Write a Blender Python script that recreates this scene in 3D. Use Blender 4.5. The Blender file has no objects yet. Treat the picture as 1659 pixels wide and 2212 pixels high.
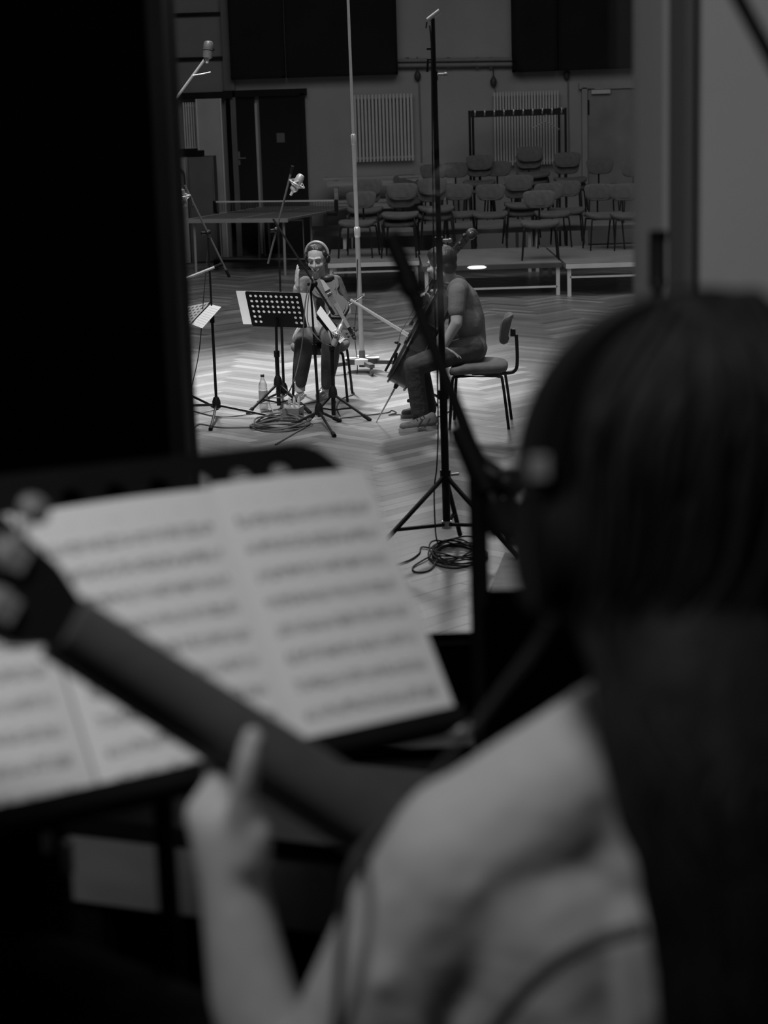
import bpy, math, random
import numpy as np
from mathutils import Vector as V3, Matrix as M3

random.seed(7)
scene = bpy.context.scene
COL = scene.collection
PI = math.pi

# ------------------------------------------------------------------ camera
F_PX = 4000.0            # focal length in pixels of the 1659 x 2212 frame
CAM_H = 2.3              # lens above the hall floor (the booth is raised)
PITCH = math.atan(896.0 / F_PX)
ROLL = math.radians(1.8)
fw = V3((0, math.cos(PITCH), -math.sin(PITCH)))
r0 = V3((1, 0, 0)); u0 = V3((0, math.sin(PITCH), math.cos(PITCH)))
RT = r0 * math.cos(ROLL) - u0 * math.sin(ROLL)
UP = u0 * math.cos(ROLL) + r0 * math.sin(ROLL)
CAM = V3((0, 0, CAM_H))
cam_data = bpy.data.cameras.new('camera')
cam = bpy.data.objects.new('camera', cam_data); COL.objects.link(cam)
cam_data.sensor_fit = 'VERTICAL'; cam_data.sensor_height = 36.0
cam_data.lens = F_PX / 2212.0 * 36.0
cam_data.clip_start = 0.05; cam_data.clip_end = 100
cam.matrix_world = M3(((RT.x, UP.x, -fw.x, CAM.x), (RT.y, UP.y, -fw.y, CAM.y), (RT.z, UP.z, -fw.z, CAM.z), (0, 0, 0, 1)))
cam_data.dof.use_dof = True
cam_data.dof.focus_distance = 13.8
cam_data.dof.aperture_fstop = 3.9
scene.camera = cam

# ------------------------------------------------------------------ world, exposure, lights
world = bpy.data.worlds.new('world'); scene.world = world; world.use_nodes = True
world.node_tree.nodes['Background'].inputs[0].default_value = (0.5, 0.5, 0.5, 1)
world.node_tree.nodes['Background'].inputs[1].default_value = 0.01
vs = scene.view_settings
vs.view_transform = 'Standard'; vs.look = 'None'; vs.gamma = 1; vs.use_curve_mapping = False
vs.exposure = 0.0

def aim(o, target):
    d = V3(target) - o.location
    o.rotation_euler = d.to_track_quat('-Z', 'Y').to_euler()

def spot(name, loc, target, power, angle, blend, radius):
    l = bpy.data.lights.new(name, 'SPOT'); l.energy = power; l.spot_size = math.radians(angle)
    l.spot_blend = blend; l.shadow_soft_size = radius
    o = bpy.data.objects.new(name, l); COL.objects.link(o); o.location = loc; aim(o, target); return o

def area(name, loc, target, power, sx, sy):
    l = bpy.data.lights.new(name, 'AREA'); l.energy = power; l.shape = 'RECTANGLE'; l.size = sx; l.size_y = sy
    o = bpy.data.objects.new(name, l); COL.objects.link(o); o.location = loc; aim(o, target); return o

spot('hall_ceiling_lamp', (-1.8, 18.6, 6.6), (-0.9, 15.6, 0), 6000, 38, 1.0, 0.35)
spot('hall_front_fill', (-1.6, 10.6, 6.6), (-0.3, 14.2, 0.5), 1700, 36, 1.0, 0.30)  # unseen fill spot, added to brighten the players from the camera side
spot('hall_far_lamp', (0.95, 25.5, 5.4), (0.2, 11.0, 0), 420, 42, 0.8, 0.6)
area('hall_house_lights', (0.5, 17.5, 7.3), (0.5, 17.5, 0), 480, 9, 10)
area('hall_near_fill', (0.3, 9.6, 7.3), (0.3, 9.6, 0), 120, 5, 5)  # unseen fill, added to lift the near floor and weaken the cellist's shadow
area('booth_ceiling_lamp', (-0.45, 0.75, 3.35), (-0.1, 1.6, 1.7), 15.5, 0.35, 0.35)

# ------------------------------------------------------------------ pixel helpers (photograph frame -> place)
def ray(px, py):
    return fw + RT * ((px - 829.5) / F_PX) - UP * ((py - 1106.0) / F_PX)
def P(px, py, Y):
    d = ray(px, py); return CAM + d * (Y / d.y)
def F(px, py, z=0.0):
    d = ray(px, py); return CAM + d * ((z - CAM_H) / d.z)
def proj(w):
    v = V3(w) - CAM; k = v.dot(fw)
    return 829.5 + F_PX * v.dot(RT) / k, 1106 - F_PX * v.dot(UP) / k

# ------------------------------------------------------------------ materials
def mat(name, v, rough=0.6, metal=0.0, var=0.0, scale=8.0, bump=0.0, bscale=None, spec=0.5, stretch=None, emit=0.0):
    m = bpy.data.materials.new(name); m.use_nodes = True
    nt = m.node_tree; b = nt.nodes['Principled BSDF']
    b.inputs['Base Color'].default_value = (v, v, v, 1)
    b.inputs['Roughness'].default_value = rough; b.inputs['Metallic'].default_value = metal
    b.inputs['Specular IOR Level'].default_value = spec
    if var or bump:
        tc = nt.nodes.new('ShaderNodeTexCoord'); mp = nt.nodes.new('ShaderNodeMapping')
        nt.links.new(tc.outputs['Object'], mp.inputs[0])
        if stretch: mp.inputs['Scale'].default_value = stretch
    if var:
        n = nt.nodes.new('ShaderNodeTexNoise'); n.inputs['Scale'].default_value = scale; n.inputs['Detail'].default_value = 5
        nt.links.new(mp.outputs[0], n.inputs['Vector'])
        r = nt.nodes.new('ShaderNodeMapRange'); r.inputs[1].default_value = 0.3; r.inputs[2].default_value = 0.7
        r.inputs[3].default_value = v * (1 - var); r.inputs[4].default_value = v * (1 + var)
        nt.links.new(n.outputs[0], r.inputs[0]); nt.links.new(r.outputs[0], b.inputs['Base Color'])
    if bump:
        n2 = nt.nodes.new('ShaderNodeTexNoise'); n2.inputs['Scale'].default_value = bscale or scale; n2.inputs['Detail'].default_value = 3
        nt.links.new(mp.outputs[0], n2.inputs['Vector'])
        bp = nt.nodes.new('ShaderNodeBump'); bp.inputs['Strength'].default_value = bump; bp.inputs['Distance'].default_value = 0.02
        nt.links.new(n2.outputs[0], bp.inputs['Height']); nt.links.new(bp.outputs[0], b.inputs['Normal'])
    if emit:
        b.inputs['Emission Color'].default_value = (1, 1, 1, 1); b.inputs['Emission Strength'].default_value = emit
    return m

MAT = {
    'wall': mat('plaster', 0.30, 0.9, var=0.10, scale=1.2, bump=0.1, bscale=30),
    'wall_up': mat('upper_wall_panel', 0.16, 0.9, var=0.12, scale=1.0),
    'ceiling': mat('ceiling_paint', 0.3, 0.9, var=0.05),
    'floor_base': mat('floor_underlay', 0.12, 0.8, var=0.2, scale=3),
    'absorber': mat('absorber_felt', 0.011, spec=0.05, rough=0.95, var=0.2, scale=2.0),
    'darkdoor': mat('dark_door', 0.004, 0.6, spec=0.1, var=0.3, scale=3),
    'greydoor': mat('grey_door', 0.20, 0.5, var=0.25, scale=2.2),
    'radiator': mat('radiator_enamel', 0.52, 0.5, var=0.05, scale=4),
    'black': mat('black_metal', 0.006, 0.45, var=0.2, scale=20, spec=0.25),
    'blackmatte': mat('black_matte', 0.005, 0.8, var=0.2, scale=10, spec=0.1),
    'rubber': mat('rubber', 0.006, 0.7, var=0.2, scale=20, spec=0.15),
    'chrome': mat('chrome', 0.8, 0.3, 0.5, var=0.05, scale=20),
    'nickel': mat('nickel', 0.6, 0.32, 0.6, var=0.08, scale=40),
    'steel': mat('grey_tube', 0.42, 0.4, 0.3, var=0.05, scale=10),
    'paletube': mat('pale_painted_tube', 0.8, 0.5, 0.0, var=0.06, scale=10),
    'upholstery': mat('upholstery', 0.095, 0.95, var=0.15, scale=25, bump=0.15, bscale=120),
    'upholstery_lit': mat('seat_fabric', 0.16, 0.95, var=0.12, scale=25, bump=0.15, bscale=120),  # lighter copy of upholstery; brighter light on the cellist's chair put into colour
    'deck': mat('riser_deck', 0.20, 0.7, var=0.15, scale=4),
    'riser_edge': mat('riser_edge', 0.72, 0.6, var=0.08, scale=6),
    'bench': mat('bench_wood', 0.3, 0.6, var=0.25, scale=5, stretch=(0.3, 4, 4)),
    'cabinet': mat('cabinet_wood', 0.085, 0.6, var=0.15, scale=4),
    'whitepanel': mat('white_board', 0.34, 0.7, var=0.08, scale=3),
    'tabletop': mat('table_green', 0.16, 0.45, var=0.1, scale=3),
    'tableline': mat('table_white_line', 0.5, 0.5, var=0.05),
    'net': mat('net_cord', 0.07, 0.9, var=0.1, scale=10),
    'nettape': mat('net_tape', 0.62, 0.8, var=0.05),
    'skin': mat('skin', 0.42, 0.5, var=0.06, scale=30),
    'skin_f': mat('skin_near', 0.46, 0.55, var=0.06, scale=30),
    'hair': mat('dark_hair', 0.02, 0.45, var=0.4, scale=14, bump=0.5, bscale=40, stretch=(1, 1, 0.15)),
    'hair_b': mat('dark_hair_near', 0.012, 0.65, var=0.5, scale=14, bump=0.4, bscale=45, stretch=(1, 1, 0.2), spec=0.12),
    'jeans': mat('dark_jeans', 0.055, 0.85, var=0.3, scale=12, bump=0.4, bscale=25),
    'trousers': mat('dark_trousers', 0.05, 0.85, var=0.2, scale=9, bump=0.3, bscale=18),
    'polo': mat('grey_polo', 0.14, 0.9, var=0.08, scale=8, bump=0.5, bscale=16),
    'vtop': mat('patterned_top', 0.065, 0.8, var=0.35, scale=26, bump=0.3, bscale=30),
    'tunic': mat('pale_tunic', 0.30, 0.85, var=0.1, scale=12, bump=0.4, bscale=20),
    'tee': mat('pale_tee', 0.40, 0.9, var=0.04, scale=6, bump=0.9, bscale=7),
    'sock': mat('white_sock', 0.55, 0.9, var=0.05),
    'silver_shoe': mat('silver_leather', 0.45, 0.3, 0.7, var=0.25, scale=30),
    'shoe': mat('suede_shoe', 0.16, 0.8, var=0.25, scale=30),
    'darkstripe': mat('dark_suede', 0.03, 0.8, var=0.2, scale=30),
    'sole': mat('pale_sole', 0.5, 0.7, var=0.06, scale=20),
    'violin': mat('violin_varnish', 0.065, 0.5, spec=0.25, var=0.25, scale=12, stretch=(1, 1, 0.3)),
    'cello': mat('cello_varnish', 0.035, 0.25, var=0.3, scale=6),
    'pale_edge': mat('pale_maple', 0.55, 0.35, var=0.1, scale=10),
    'ebony': mat('ebony', 0.012, 0.4, var=0.2, scale=20),
    'string': mat('string', 0.6, 0.3, 1.0),
    'paper_plain': mat('paper_plain', 0.82, 0.8, var=0.02, scale=20),
    'bassneck': mat('bass_neck_wood', 0.075, 0.5, spec=0.25, var=0.12, scale=9, stretch=(0.4, 5, 5)),
    'fretboard': mat('pale_fretboard_edge', 0.22, 0.6, var=0.12, scale=9, spec=0.2),
    'bassbody': mat('bass_body', 0.008, 0.4, var=0.2, scale=5, spec=0.2),
    'cable': mat('cable_rubber', 0.02, 0.6, var=0.1),
    'tuner': mat('dull_tuner_metal', 0.22, 0.55, 0.3, var=0.1, scale=30, spec=0.2),
    'tube_dim': mat('dull_tube', 0.13, 0.45, 0.3, var=0.1, scale=20, spec=0.3),
    'cord': mat('dark_grey_cord', 0.045, 0.6, var=0.1, spec=0.2),
    'cable_grey': mat('grey_cable', 0.11, 0.6, var=0.1),
    'box_metal': mat('grey_box', 0.22, 0.5, 0.2, var=0.1, scale=12),
    'socket': mat('dark_socket', 0.03, 0.6, var=0.1),
    'pipe': mat('painted_pipe', 0.17, 0.6, var=0.1, scale=4),
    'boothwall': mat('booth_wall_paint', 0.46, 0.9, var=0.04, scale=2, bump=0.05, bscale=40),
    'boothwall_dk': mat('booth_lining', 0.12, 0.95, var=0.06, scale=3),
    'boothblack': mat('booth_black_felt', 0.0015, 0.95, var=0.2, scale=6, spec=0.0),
    'boothlow': mat('booth_low_panel', 0.03, 0.9, var=0.1, scale=5, spec=0.1),
    'boothjeans': mat('black_trousers', 0.006, 0.95, spec=0.05, var=0.2, scale=12, bump=0.3, bscale=20),
    'boothframe': mat('black_frame_paint', 0.009, 0.6, var=0.2, scale=8, spec=0.1),
    'carpet': mat('dark_carpet', 0.02, 1.0, var=0.3, scale=60),
    'boothpanel': mat('grey_booth_panel', 0.24, 0.7, var=0.12, scale=6, stretch=(0.4, 4, 4)),
    'white_seg': mat('white_base_paint', 0.6, 0.5, var=0.06, scale=10),
    'dark_seg': mat('dark_base_paint', 0.06, 0.5, var=0.1, scale=10),
    'glow_face': mat('glow_face', 0.8, 0.5, var=0.02, emit=0.8),  # emission added to brighten the strip at the riser edge
    'eye': mat('eye_dark', 0.07, 0.3, var=0.1),
    'lip': mat('lips', 0.17, 0.5, var=0.1),
}

def wood_floor_mat():
    m = bpy.data.materials.new('parquet_oak'); m.use_nodes = True
    nt = m.node_tree; b = nt.nodes['Principled BSDF']
    at = nt.nodes.new('ShaderNodeAttribute'); at.attribute_name = 'tone'
    tc = nt.nodes.new('ShaderNodeTexCoord'); mp = nt.nodes.new('ShaderNodeMapping')
    mp.inputs['Scale'].default_value = (9, 9, 9)
    geo = nt.nodes.new('ShaderNodeNewGeometry')
    nt.links.new(geo.outputs['Position'], mp.inputs[0])
    n = nt.nodes.new('ShaderNodeTexNoise'); n.inputs['Scale'].default_value = 2.2; n.inputs['Detail'].default_value = 6
    nt.links.new(mp.outputs[0], n.inputs['Vector'])
    n3 = nt.nodes.new('ShaderNodeTexNoise'); n3.inputs['Scale'].default_value = 0.9; n3.inputs['Detail'].default_value = 3
    nt.links.new(geo.outputs['Position'], n3.inputs['Vector'])
    r = nt.nodes.new('ShaderNodeMapRange'); r.inputs[3].default_value = 0.86; r.inputs[4].default_value = 1.14
    nt.links.new(n.outputs[0], r.inputs[0])
    r3 = nt.nodes.new('ShaderNodeMapRange'); r3.inputs[1].default_value = 0.3; r3.inputs[2].default_value = 0.7
    r3.inputs[3].default_value = 0.85; r3.inputs[4].default_value = 1.12
    nt.links.new(n3.outputs[0], r3.inputs[0])
    mu = nt.nodes.new('ShaderNodeMath'); mu.operation = 'MULTIPLY'
    nt.links.new(at.outputs['Fac'], mu.inputs[0]); nt.links.new(r.outputs[0], mu.inputs[1])
    mu2 = nt.nodes.new('ShaderNodeMath'); mu2.operation = 'MULTIPLY'
    nt.links.new(mu.outputs[0], mu2.inputs[0]); nt.links.new(r3.outputs[0], mu2.inputs[1])
    nt.links.new(mu2.outputs[0], b.inputs['Base Color'])
    rr = nt.nodes.new('ShaderNodeMapRange'); rr.inputs[3].default_value = 0.30; rr.inputs[4].default_value = 0.48
    nt.links.new(n3.outputs[0], rr.inputs[0]); nt.links.new(rr.outputs[0], b.inputs['Roughness'])
    return m
MAT['parquet'] = wood_floor_mat()

def music_mat(name, rows, paper=0.88, ink=0.03):
    """Printed staves: five lines a row, note heads and beams scattered along each row. UV 0..1 over one page."""
    m = bpy.data.materials.new(name); m.use_nodes = True
    nt = m.node_tree; b = nt.nodes['Principled BSDF']; b.inputs['Roughness'].default_value = 0.8
    L = nt.links
    def math_(op, a, c=None, d=None):
        n = nt.nodes.new('ShaderNodeMath'); n.operation = op
        for i, x in enumerate((a, c, d)):
            if x is None: continue
            if isinstance(x, (int, float)): n.inputs[i].default_value = x
            else: L.new(x, n.inputs[i])
        return n.outputs[0]
    uv = nt.nodes.new('ShaderNodeUVMap'); sp = nt.nodes.new('ShaderNodeSeparateXYZ'); L.new(uv.outputs[0], sp.inputs[0])
    u, v = sp.outputs[0], sp.outputs[1]
    vr = math_('MULTIPLY', v, rows); fr = math_('FRACT', vr)
    d = math_('ABSOLUTE', math_('SUBTRACT', fr, 0.5))
    band = math_('LESS_THAN', d, 0.17)
    wide = math_('LESS_THAN', d, 0.23)
    lines = math_('LESS_THAN', math_('FRACT', math_('MULTIPLY', math_('SUBTRACT', fr, 0.33), 14.7)), 0.16)
    staff = math_('MULTIPLY', band, lines)
    cx = nt.nodes.new('ShaderNodeCombineXYZ')
    L.new(math_('MULTIPLY', u, 46), cx.inputs[0]); L.new(math_('MULTIPLY', v, rows * 5), cx.inputs[1])
    vo = nt.nodes.new('ShaderNodeTexVoronoi'); vo.voronoi_dimensions = '2D'; vo.inputs['Scale'].default_value = 1.0
    L.new(cx.outputs[0], vo.inputs['Vector'])
    sc = nt.nodes.new('ShaderNodeSeparateColor'); L.new(vo.outputs['Color'], sc.inputs[0])
    notes = math_('MULTIPLY', math_('LESS_THAN', vo.outputs['Distance'], 0.30), math_('GREATER_THAN', sc.outputs[0], 0.5))
    notes = math_('MULTIPLY', notes, wide)
    stems = math_('MULTIPLY', math_('LESS_THAN', math_('FRACT', math_('MULTIPLY', u, 31)), 0.10), math_('LESS_THAN', d, 0.2))
    ink_f = math_('MAXIMUM', math_('MAXIMUM', staff, notes), stems)
    mg = math_('MULTIPLY', math_('GREATER_THAN', u, 0.07), math_('LESS_THAN', u, 0.93))
    mg = math_('MULTIPLY', mg, math_('MULTIPLY', math_('GREATER_THAN', v, 0.05), math_('LESS_THAN', v, 0.93)))
    ink_f = math_('MULTIPLY', ink_f, mg)
    mx = nt.nodes.new('ShaderNodeMix'); mx.data_type = 'RGBA'
    mx.inputs['A'].default_value = (paper,) * 3 + (1,); mx.inputs['B'].default_value = (ink,) * 3 + (1,)
    L.new(ink_f, mx.inputs['Factor']); L.new(mx.outputs['Result'], b.inputs['Base Color'])
    return m
def paper_mat():
    m = bpy.data.materials.new('thin_paper'); m.use_nodes = True
    nt = m.node_tree; b = nt.nodes['Principled BSDF']; o = nt.nodes['Material Output']
    b.inputs['Base Color'].default_value = (.82, .82, .82, 1); b.inputs['Roughness'].default_value = .8
    tr = nt.nodes.new('ShaderNodeBsdfTranslucent'); tr.inputs[0].default_value = (.85, .85, .85, 1)
    n = nt.nodes.new('ShaderNodeTexNoise'); n.inputs['Scale'].default_value = 30
    r = nt.nodes.new('ShaderNodeMapRange'); r.inputs[3].default_value = .38; r.inputs[4].default_value = .46
    mx = nt.nodes.new('ShaderNodeMixShader')
    nt.links.new(n.outputs[0], r.inputs[0]); nt.links.new(r.outputs[0], mx.inputs[0])
    nt.links.new(b.outputs[0], mx.inputs[1]); nt.links.new(tr.outputs[0], mx.inputs[2]); nt.links.new(mx.outputs[0], o.inputs[0])
    return m
MAT['paper_thin'] = paper_mat()
MAT['music'] = music_mat('printed_music', 10)
MAT['music_far'] = music_mat('printed_music_far', 10, 0.75, 0.25)

def glass_mat():
    m = bpy.data.materials.new('window_glass'); m.use_nodes = True
    nt = m.node_tree; nt.nodes.clear()
    o = nt.nodes.new('ShaderNodeOutputMaterial'); mx = nt.nodes.new('ShaderNodeMixShader')
    t = nt.nodes.new('ShaderNodeBsdfTransparent'); t.inputs[0].default_value = (0.95, 0.95, 0.95, 1)
    g = nt.nodes.new('ShaderNodeBsdfGlossy'); g.inputs['Roughness'].default_value = 0.02
    g.inputs[0].default_value = (1, 1, 1, 1)
    mx.inputs[0].default_value = 0.05
    nt.links.new(t.outputs[0], mx.inputs[1]); nt.links.new(g.outputs[0], mx.inputs[2]); nt.links.new(mx.outputs[0], o.inputs[0])
    return m
MAT['glass'] = glass_mat()
def clear_plastic():
    m = bpy.data.materials.new('clear_plastic'); m.use_nodes = True
    nt = m.node_tree; nt.nodes.clear()
    o = nt.nodes.new('ShaderNodeOutputMaterial'); mx = nt.nodes.new('ShaderNodeMixShader')
    t = nt.nodes.new('ShaderNodeBsdfTransparent'); t.inputs[0].default_value = (0.86, 0.86, 0.86, 1)
    g = nt.nodes.new('ShaderNodeBsdfGlossy'); g.inputs['Roughness'].default_value = 0.12
    lw = nt.nodes.new('ShaderNodeLayerWeight'); lw.inputs[0].default_value = 0.35
    nt.links.new(lw.outputs['Facing'], mx.inputs[0])
    nt.links.new(t.outputs[0], mx.inputs[1]); nt.links.new(g.outputs[0], mx.inputs[2]); nt.links.new(mx.outputs[0], o.inputs[0])
    return m
MAT['plastic'] = clear_plastic()

# ------------------------------------------------------------------ mesh helpers
def origin_of(o):
    p = V3((0, 0, 0))
    while o is not None:
        p += o.location; o = o.parent
    return p

def frame_from(d):
    d = d.normalized()
    a = V3((0, 0, 1)) if abs(d.z) < 0.95 else V3((1, 0, 0))
    x = d.cross(a).normalized(); y = x.cross(d).normalized()
    return x, y

class MB:
    def __init__(self):
        self.v = []; self.f = []; self.uv = {}
    def add(self, vs, fs):
        n = len(self.v); self.v += [V3(p) for p in vs]; self.f += [tuple(i + n for i in f) for f in fs]; return self
    def box(self, c, s, M=None):
        c = V3(c); hx, hy, hz = s[0] / 2, s[1] / 2, s[2] / 2
        p = [V3((x, y, z)) for z in (-hz, hz) for y in (-hy, hy) for x in (-hx, hx)]
        if M is not None: p = [M @ q for q in p]
        return self.add([c + q for q in p], [(0, 2, 3, 1), (4, 5, 7, 6), (0, 1, 5, 4), (2, 6, 7, 3), (0, 4, 6, 2), (1, 3, 7, 5)])
    def bar(self, a, b, w, h):
        a = V3(a); b = V3(b); d = b - a; x, y = frame_from(d)
        M = M3((x, d.normalized(), y)).transposed()
        return self.box((a + b) / 2, (w, d.length, h), M)
    def tube(self, pts, r, n=10, closed=False):
        pts = [V3(p) for p in pts]; m = len(pts)
        rs = r if isinstance(r, (list, tuple)) else [r] * m
        vs = []; x = None
        for i, p in enumerate(pts):
            if closed: d = pts[(i + 1) % m] - pts[i - 1]
            elif i == 0: d = pts[1] - p
            elif i == m - 1: d = p - pts[i - 1]
            else: d = (pts[i + 1] - p).normalized() + (p - pts[i - 1]).normalized()
            if d.length < 1e-9: d = V3((0, 0, 1))
            d.normalize()
            if x is None: x, y = frame_from(d)
            else:
                x = x - d * x.dot(d)
                if x.length < 1e-6: x, y = frame_from(d)
                x.normalize()
            y = d.cross(x)
            for k in range(n):
                a = 2 * PI * k / n; vs.append(p + (x * math.cos(a) + y * math.sin(a)) * rs[i])
        fs = []
        for i in range(m if closed else m - 1):
            for k in range(n):
                k2 = (k + 1) % n; j = (i + 1) % m
                fs.append((i * n + k, i * n + k2, j * n + k2, j * n + k))
        if not closed:
            fs.append(tuple(range(n - 1, -1, -1))); fs.append(tuple((m - 1) * n + k for k in range(n)))
        return self.add(vs, fs)
    def lathe(self, p0, d, prof, n=20):
        """prof: (distance along d, radius)"""
        p0 = V3(p0); d = V3(d).normalized()
        return self.tube2(p0, d, prof, n)
    def tube2(self, p0, d, prof, n):
        x, y = frame_from(d); vs = []
        for t, r in prof:
            for k in range(n):
                a = 2 * PI * k / n; vs.append(p0 + d * t + (x * math.cos(a) + y * math.sin(a)) * max(r, 1e-5))
        fs = []; m = len(prof)
        for i in range(m - 1):
            for k in range(n):
                k2 = (k + 1) % n; fs.append((i * n + k, i * n + k2, (i + 1) * n + k2, (i + 1) * n + k))
        fs.append(tuple(range(n - 1, -1, -1))); fs.append(tuple((m - 1) * n + k for k in range(n)))
        return self.add(vs, fs)
    def sphere(self, c, r, M=None, nu=14, nv=8):
        c = V3(c); r = (r, r, r) if isinstance(r, (int, float)) else r
        vs = [V3((0, 0, -r[2]))]
        for j in range(1, nv):
            t = -PI / 2 + PI * j / nv
            for i in range(nu):
                a = 2 * PI * i / nu
                vs.append(V3((r[0] * math.cos(t) * math.cos(a), r[1] * math.cos(t) * math.sin(a), r[2] * math.sin(t))))
        vs.append(V3((0, 0, r[2])))
        fs = []
        for i in range(nu): fs.append((0, 1 + (i + 1) % nu, 1 + i))
        for j in range(nv - 2):
            for i in range(nu):
                a = 1 + j * nu + i; b = 1 + j * nu + (i + 1) % nu; fs.append((a, b, b + nu, a + nu))
        last = len(vs) - 1; o = 1 + (nv - 2) * nu
        for i in range(nu): fs.append((last, o + i, o + (i + 1) % nu))
        if M is not None: vs = [M @ q for q in vs]
        return self.add([c + q for q in vs], fs)
    def prism(self, O, ex, ey, ez, outline, t0, t1):
        """closed outline (x, y) extruded along ez from t0 to t1"""
        O = V3(O); n = len(outline)
        vs = [O + ex * x + ey * y + ez * t for t in (t0, t1) for x, y in outline]
        fs = [tuple(range(n - 1, -1, -1)), tuple(range(n, 2 * n))]
        for i in range(n): j = (i + 1) % n; fs.append((i, j, n + j, n + i))
        return self.add(vs, fs)
    def grid(self, fn, nu, nv, thick=0.0):
        """surface fn(u, v) -> point; with thickness along -normal; uv kept"""
        n = len(self.v); pts = [[V3(fn(i / nu, j / nv)) for i in range(nu + 1)] for j in range(nv + 1)]
        def nor(i, j):
            a = pts[j][min(i + 1, nu)] - pts[j][max(i - 1, 0)]; b = pts[min(j + 1, nv)][i] - pts[max(j - 1, 0)][i]
            return a.cross(b).normalized()
        top = [pts[j][i] for j in range(nv + 1) for i in range(nu + 1)]
        uvs = [(i / nu, j / nv) for j in range(nv + 1) for i in range(nu + 1)]
        W = nu + 1
        fs = [(j * W + i, j * W + i + 1, (j + 1) * W + i + 1, (j + 1) * W + i) for j in range(nv) for i in range(nu)]
        if thick:
            bot = [pts[j][i] - nor(i, j) * thick for j in range(nv + 1) for i in range(nu + 1)]
            N = len(top)
            fs += [tuple(N + k for k in reversed(f)) for f in fs[:nu * nv]]
            rim = [i for i in range(W)] + [j * W + nu for j in range(1, nv + 1)] + [nv * W + i for i in range(nu - 1, -1, -1)] + [j * W for j in range(nv - 1, 0, -1)]
            for k in range(len(rim)):
                a, b = rim[k], rim[(k + 1) % len(rim)]; fs.append((b, a, N + a, N + b))
            top = top + bot; uvs = uvs + uvs
        for k, q in enumerate(uvs): self.uv[n + k] = q
        return self.add(top, fs)
    def build(self, name, material, parent=None, smooth=40, base=None):
        if parent is not None: o0 = origin_of(parent)
        elif base is not None: o0 = V3(base)
        else:
            xs = [p.x for p in self.v]; ys = [p.y for p in self.v]; zs = [p.z for p in self.v]
            o0 = V3(((min(xs) + max(xs)) / 2, (min(ys) + max(ys)) / 2, min(zs)))
        me = bpy.data.meshes.new(name)
        me.from_pydata([tuple(p - o0) for p in self.v], [], self.f); me.update()
        if self.uv:
            ul = me.uv_layers.new(name='UVMap')
            for l in me.loops: ul.data[l.index].uv = self.uv.get(l.vertex_index, (0, 0))
        if smooth:
            me.polygons.foreach_set('use_smooth', [True] * len(me.polygons)); me.set_sharp_from_angle(angle=math.radians(smooth))
        me.materials.append(MAT[material] if isinstance(material, str) else material)
        o = bpy.data.objects.new(name, me); COL.objects.link(o)
        if parent is not None: o.parent = parent
        else: o.location = o0
        return o

def tag(o, label=None, cat=None, group=None, kind=None):
    if label: o['label'] = label
    if cat: o['category'] = cat
    if group: o['group'] = group
    if kind: o['kind'] = kind
    return o
def thing(name, label, cat, loc, group=None):
    o = bpy.data.objects.new(name, None); COL.objects.link(o); o.location = V3(loc); o.empty_display_size = 0.1
    return tag(o, label, cat, group)
def struct(name, mb, m, base=None, smooth=30):
    o = mb.build(name, m, None, smooth, base); o['kind'] = 'structure'; return o
def copy_tree(o, parent=None):
    c = o.copy(); COL.objects.link(c); c.parent = parent
    for ch in list(o.children): copy_tree(ch, c)
    return c
def bez(pts, n=12):
    """Catmull-Rom through points"""
    pts = [V3(p) for p in pts]; out = []
    for i in range(len(pts) - 1):
        p0 = pts[max(i - 1, 0)]; p1 = pts[i]; p2 = pts[i + 1]; p3 = pts[min(i + 2, len(pts) - 1)]
        for k in range(n):
            t = k / n
            out.append(0.5 * ((2 * p1) + (p2 - p0) * t + (2 * p0 - 5 * p1 + 4 * p2 - p3) * t * t + (3 * p1 - p0 - 3 * p2 + p3) * t ** 3))
    out.append(pts[-1]); return out

class Flesh:
    """capsules and ellipsoids fused into ONE continuous surface"""
    def __init__(self): self.mb = MB()
    def cap(self, a, ra, b, rb, n=12):
        a = V3(a); b = V3(b); self.mb.sphere(a, ra, nu=n, nv=8); self.mb.sphere(b, rb, nu=n, nv=8)
        if (b - a).length > 1e-5: self.mb.tube([a, b], [ra, rb], n)
        return self
    def chain(self, pts):
        for (a, ra), (b, rb) in zip(pts[:-1], pts[1:]): self.cap(a, ra, b, rb)
        return self
    def ell(self, c, r, M=None): self.mb.sphere(c, r, M, 20, 14); return self
    def build(self, name, material, parent, voxel, smooth=4):
        o = self.mb.build(name, material, parent)
        md = o.modifiers.new('r', 'REMESH'); md.mode = 'VOXEL'; md.voxel_size = voxel; md.use_smooth_shade = True
        if smooth:
            s = o.modifiers.new('s', 'SMOOTH'); s.factor = 0.5; s.iterations = smooth
        bpy.context.view_layer.update()
        ev = o.evaluated_get(bpy.context.evaluated_depsgraph_get())
        me = bpy.data.meshes.new_from_object(ev); me.name = name
        o.modifiers.clear(); o.data = me
        me.polygons.foreach_set('use_smooth', [True] * len(me.polygons))
        if not me.materials: me.materials.append(MAT[material])
        return o

def rot(ax, deg): return M3.Rotation(math.radians(deg), 3, ax)

# ================================================================== THE HALL: structure
YW = 28.5
floor = struct('floor', MB().box((0.5, 15.4, -0.06), (19, 26.4, 0.1)), 'floor_base', base=(0, 0, 0))
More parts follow.
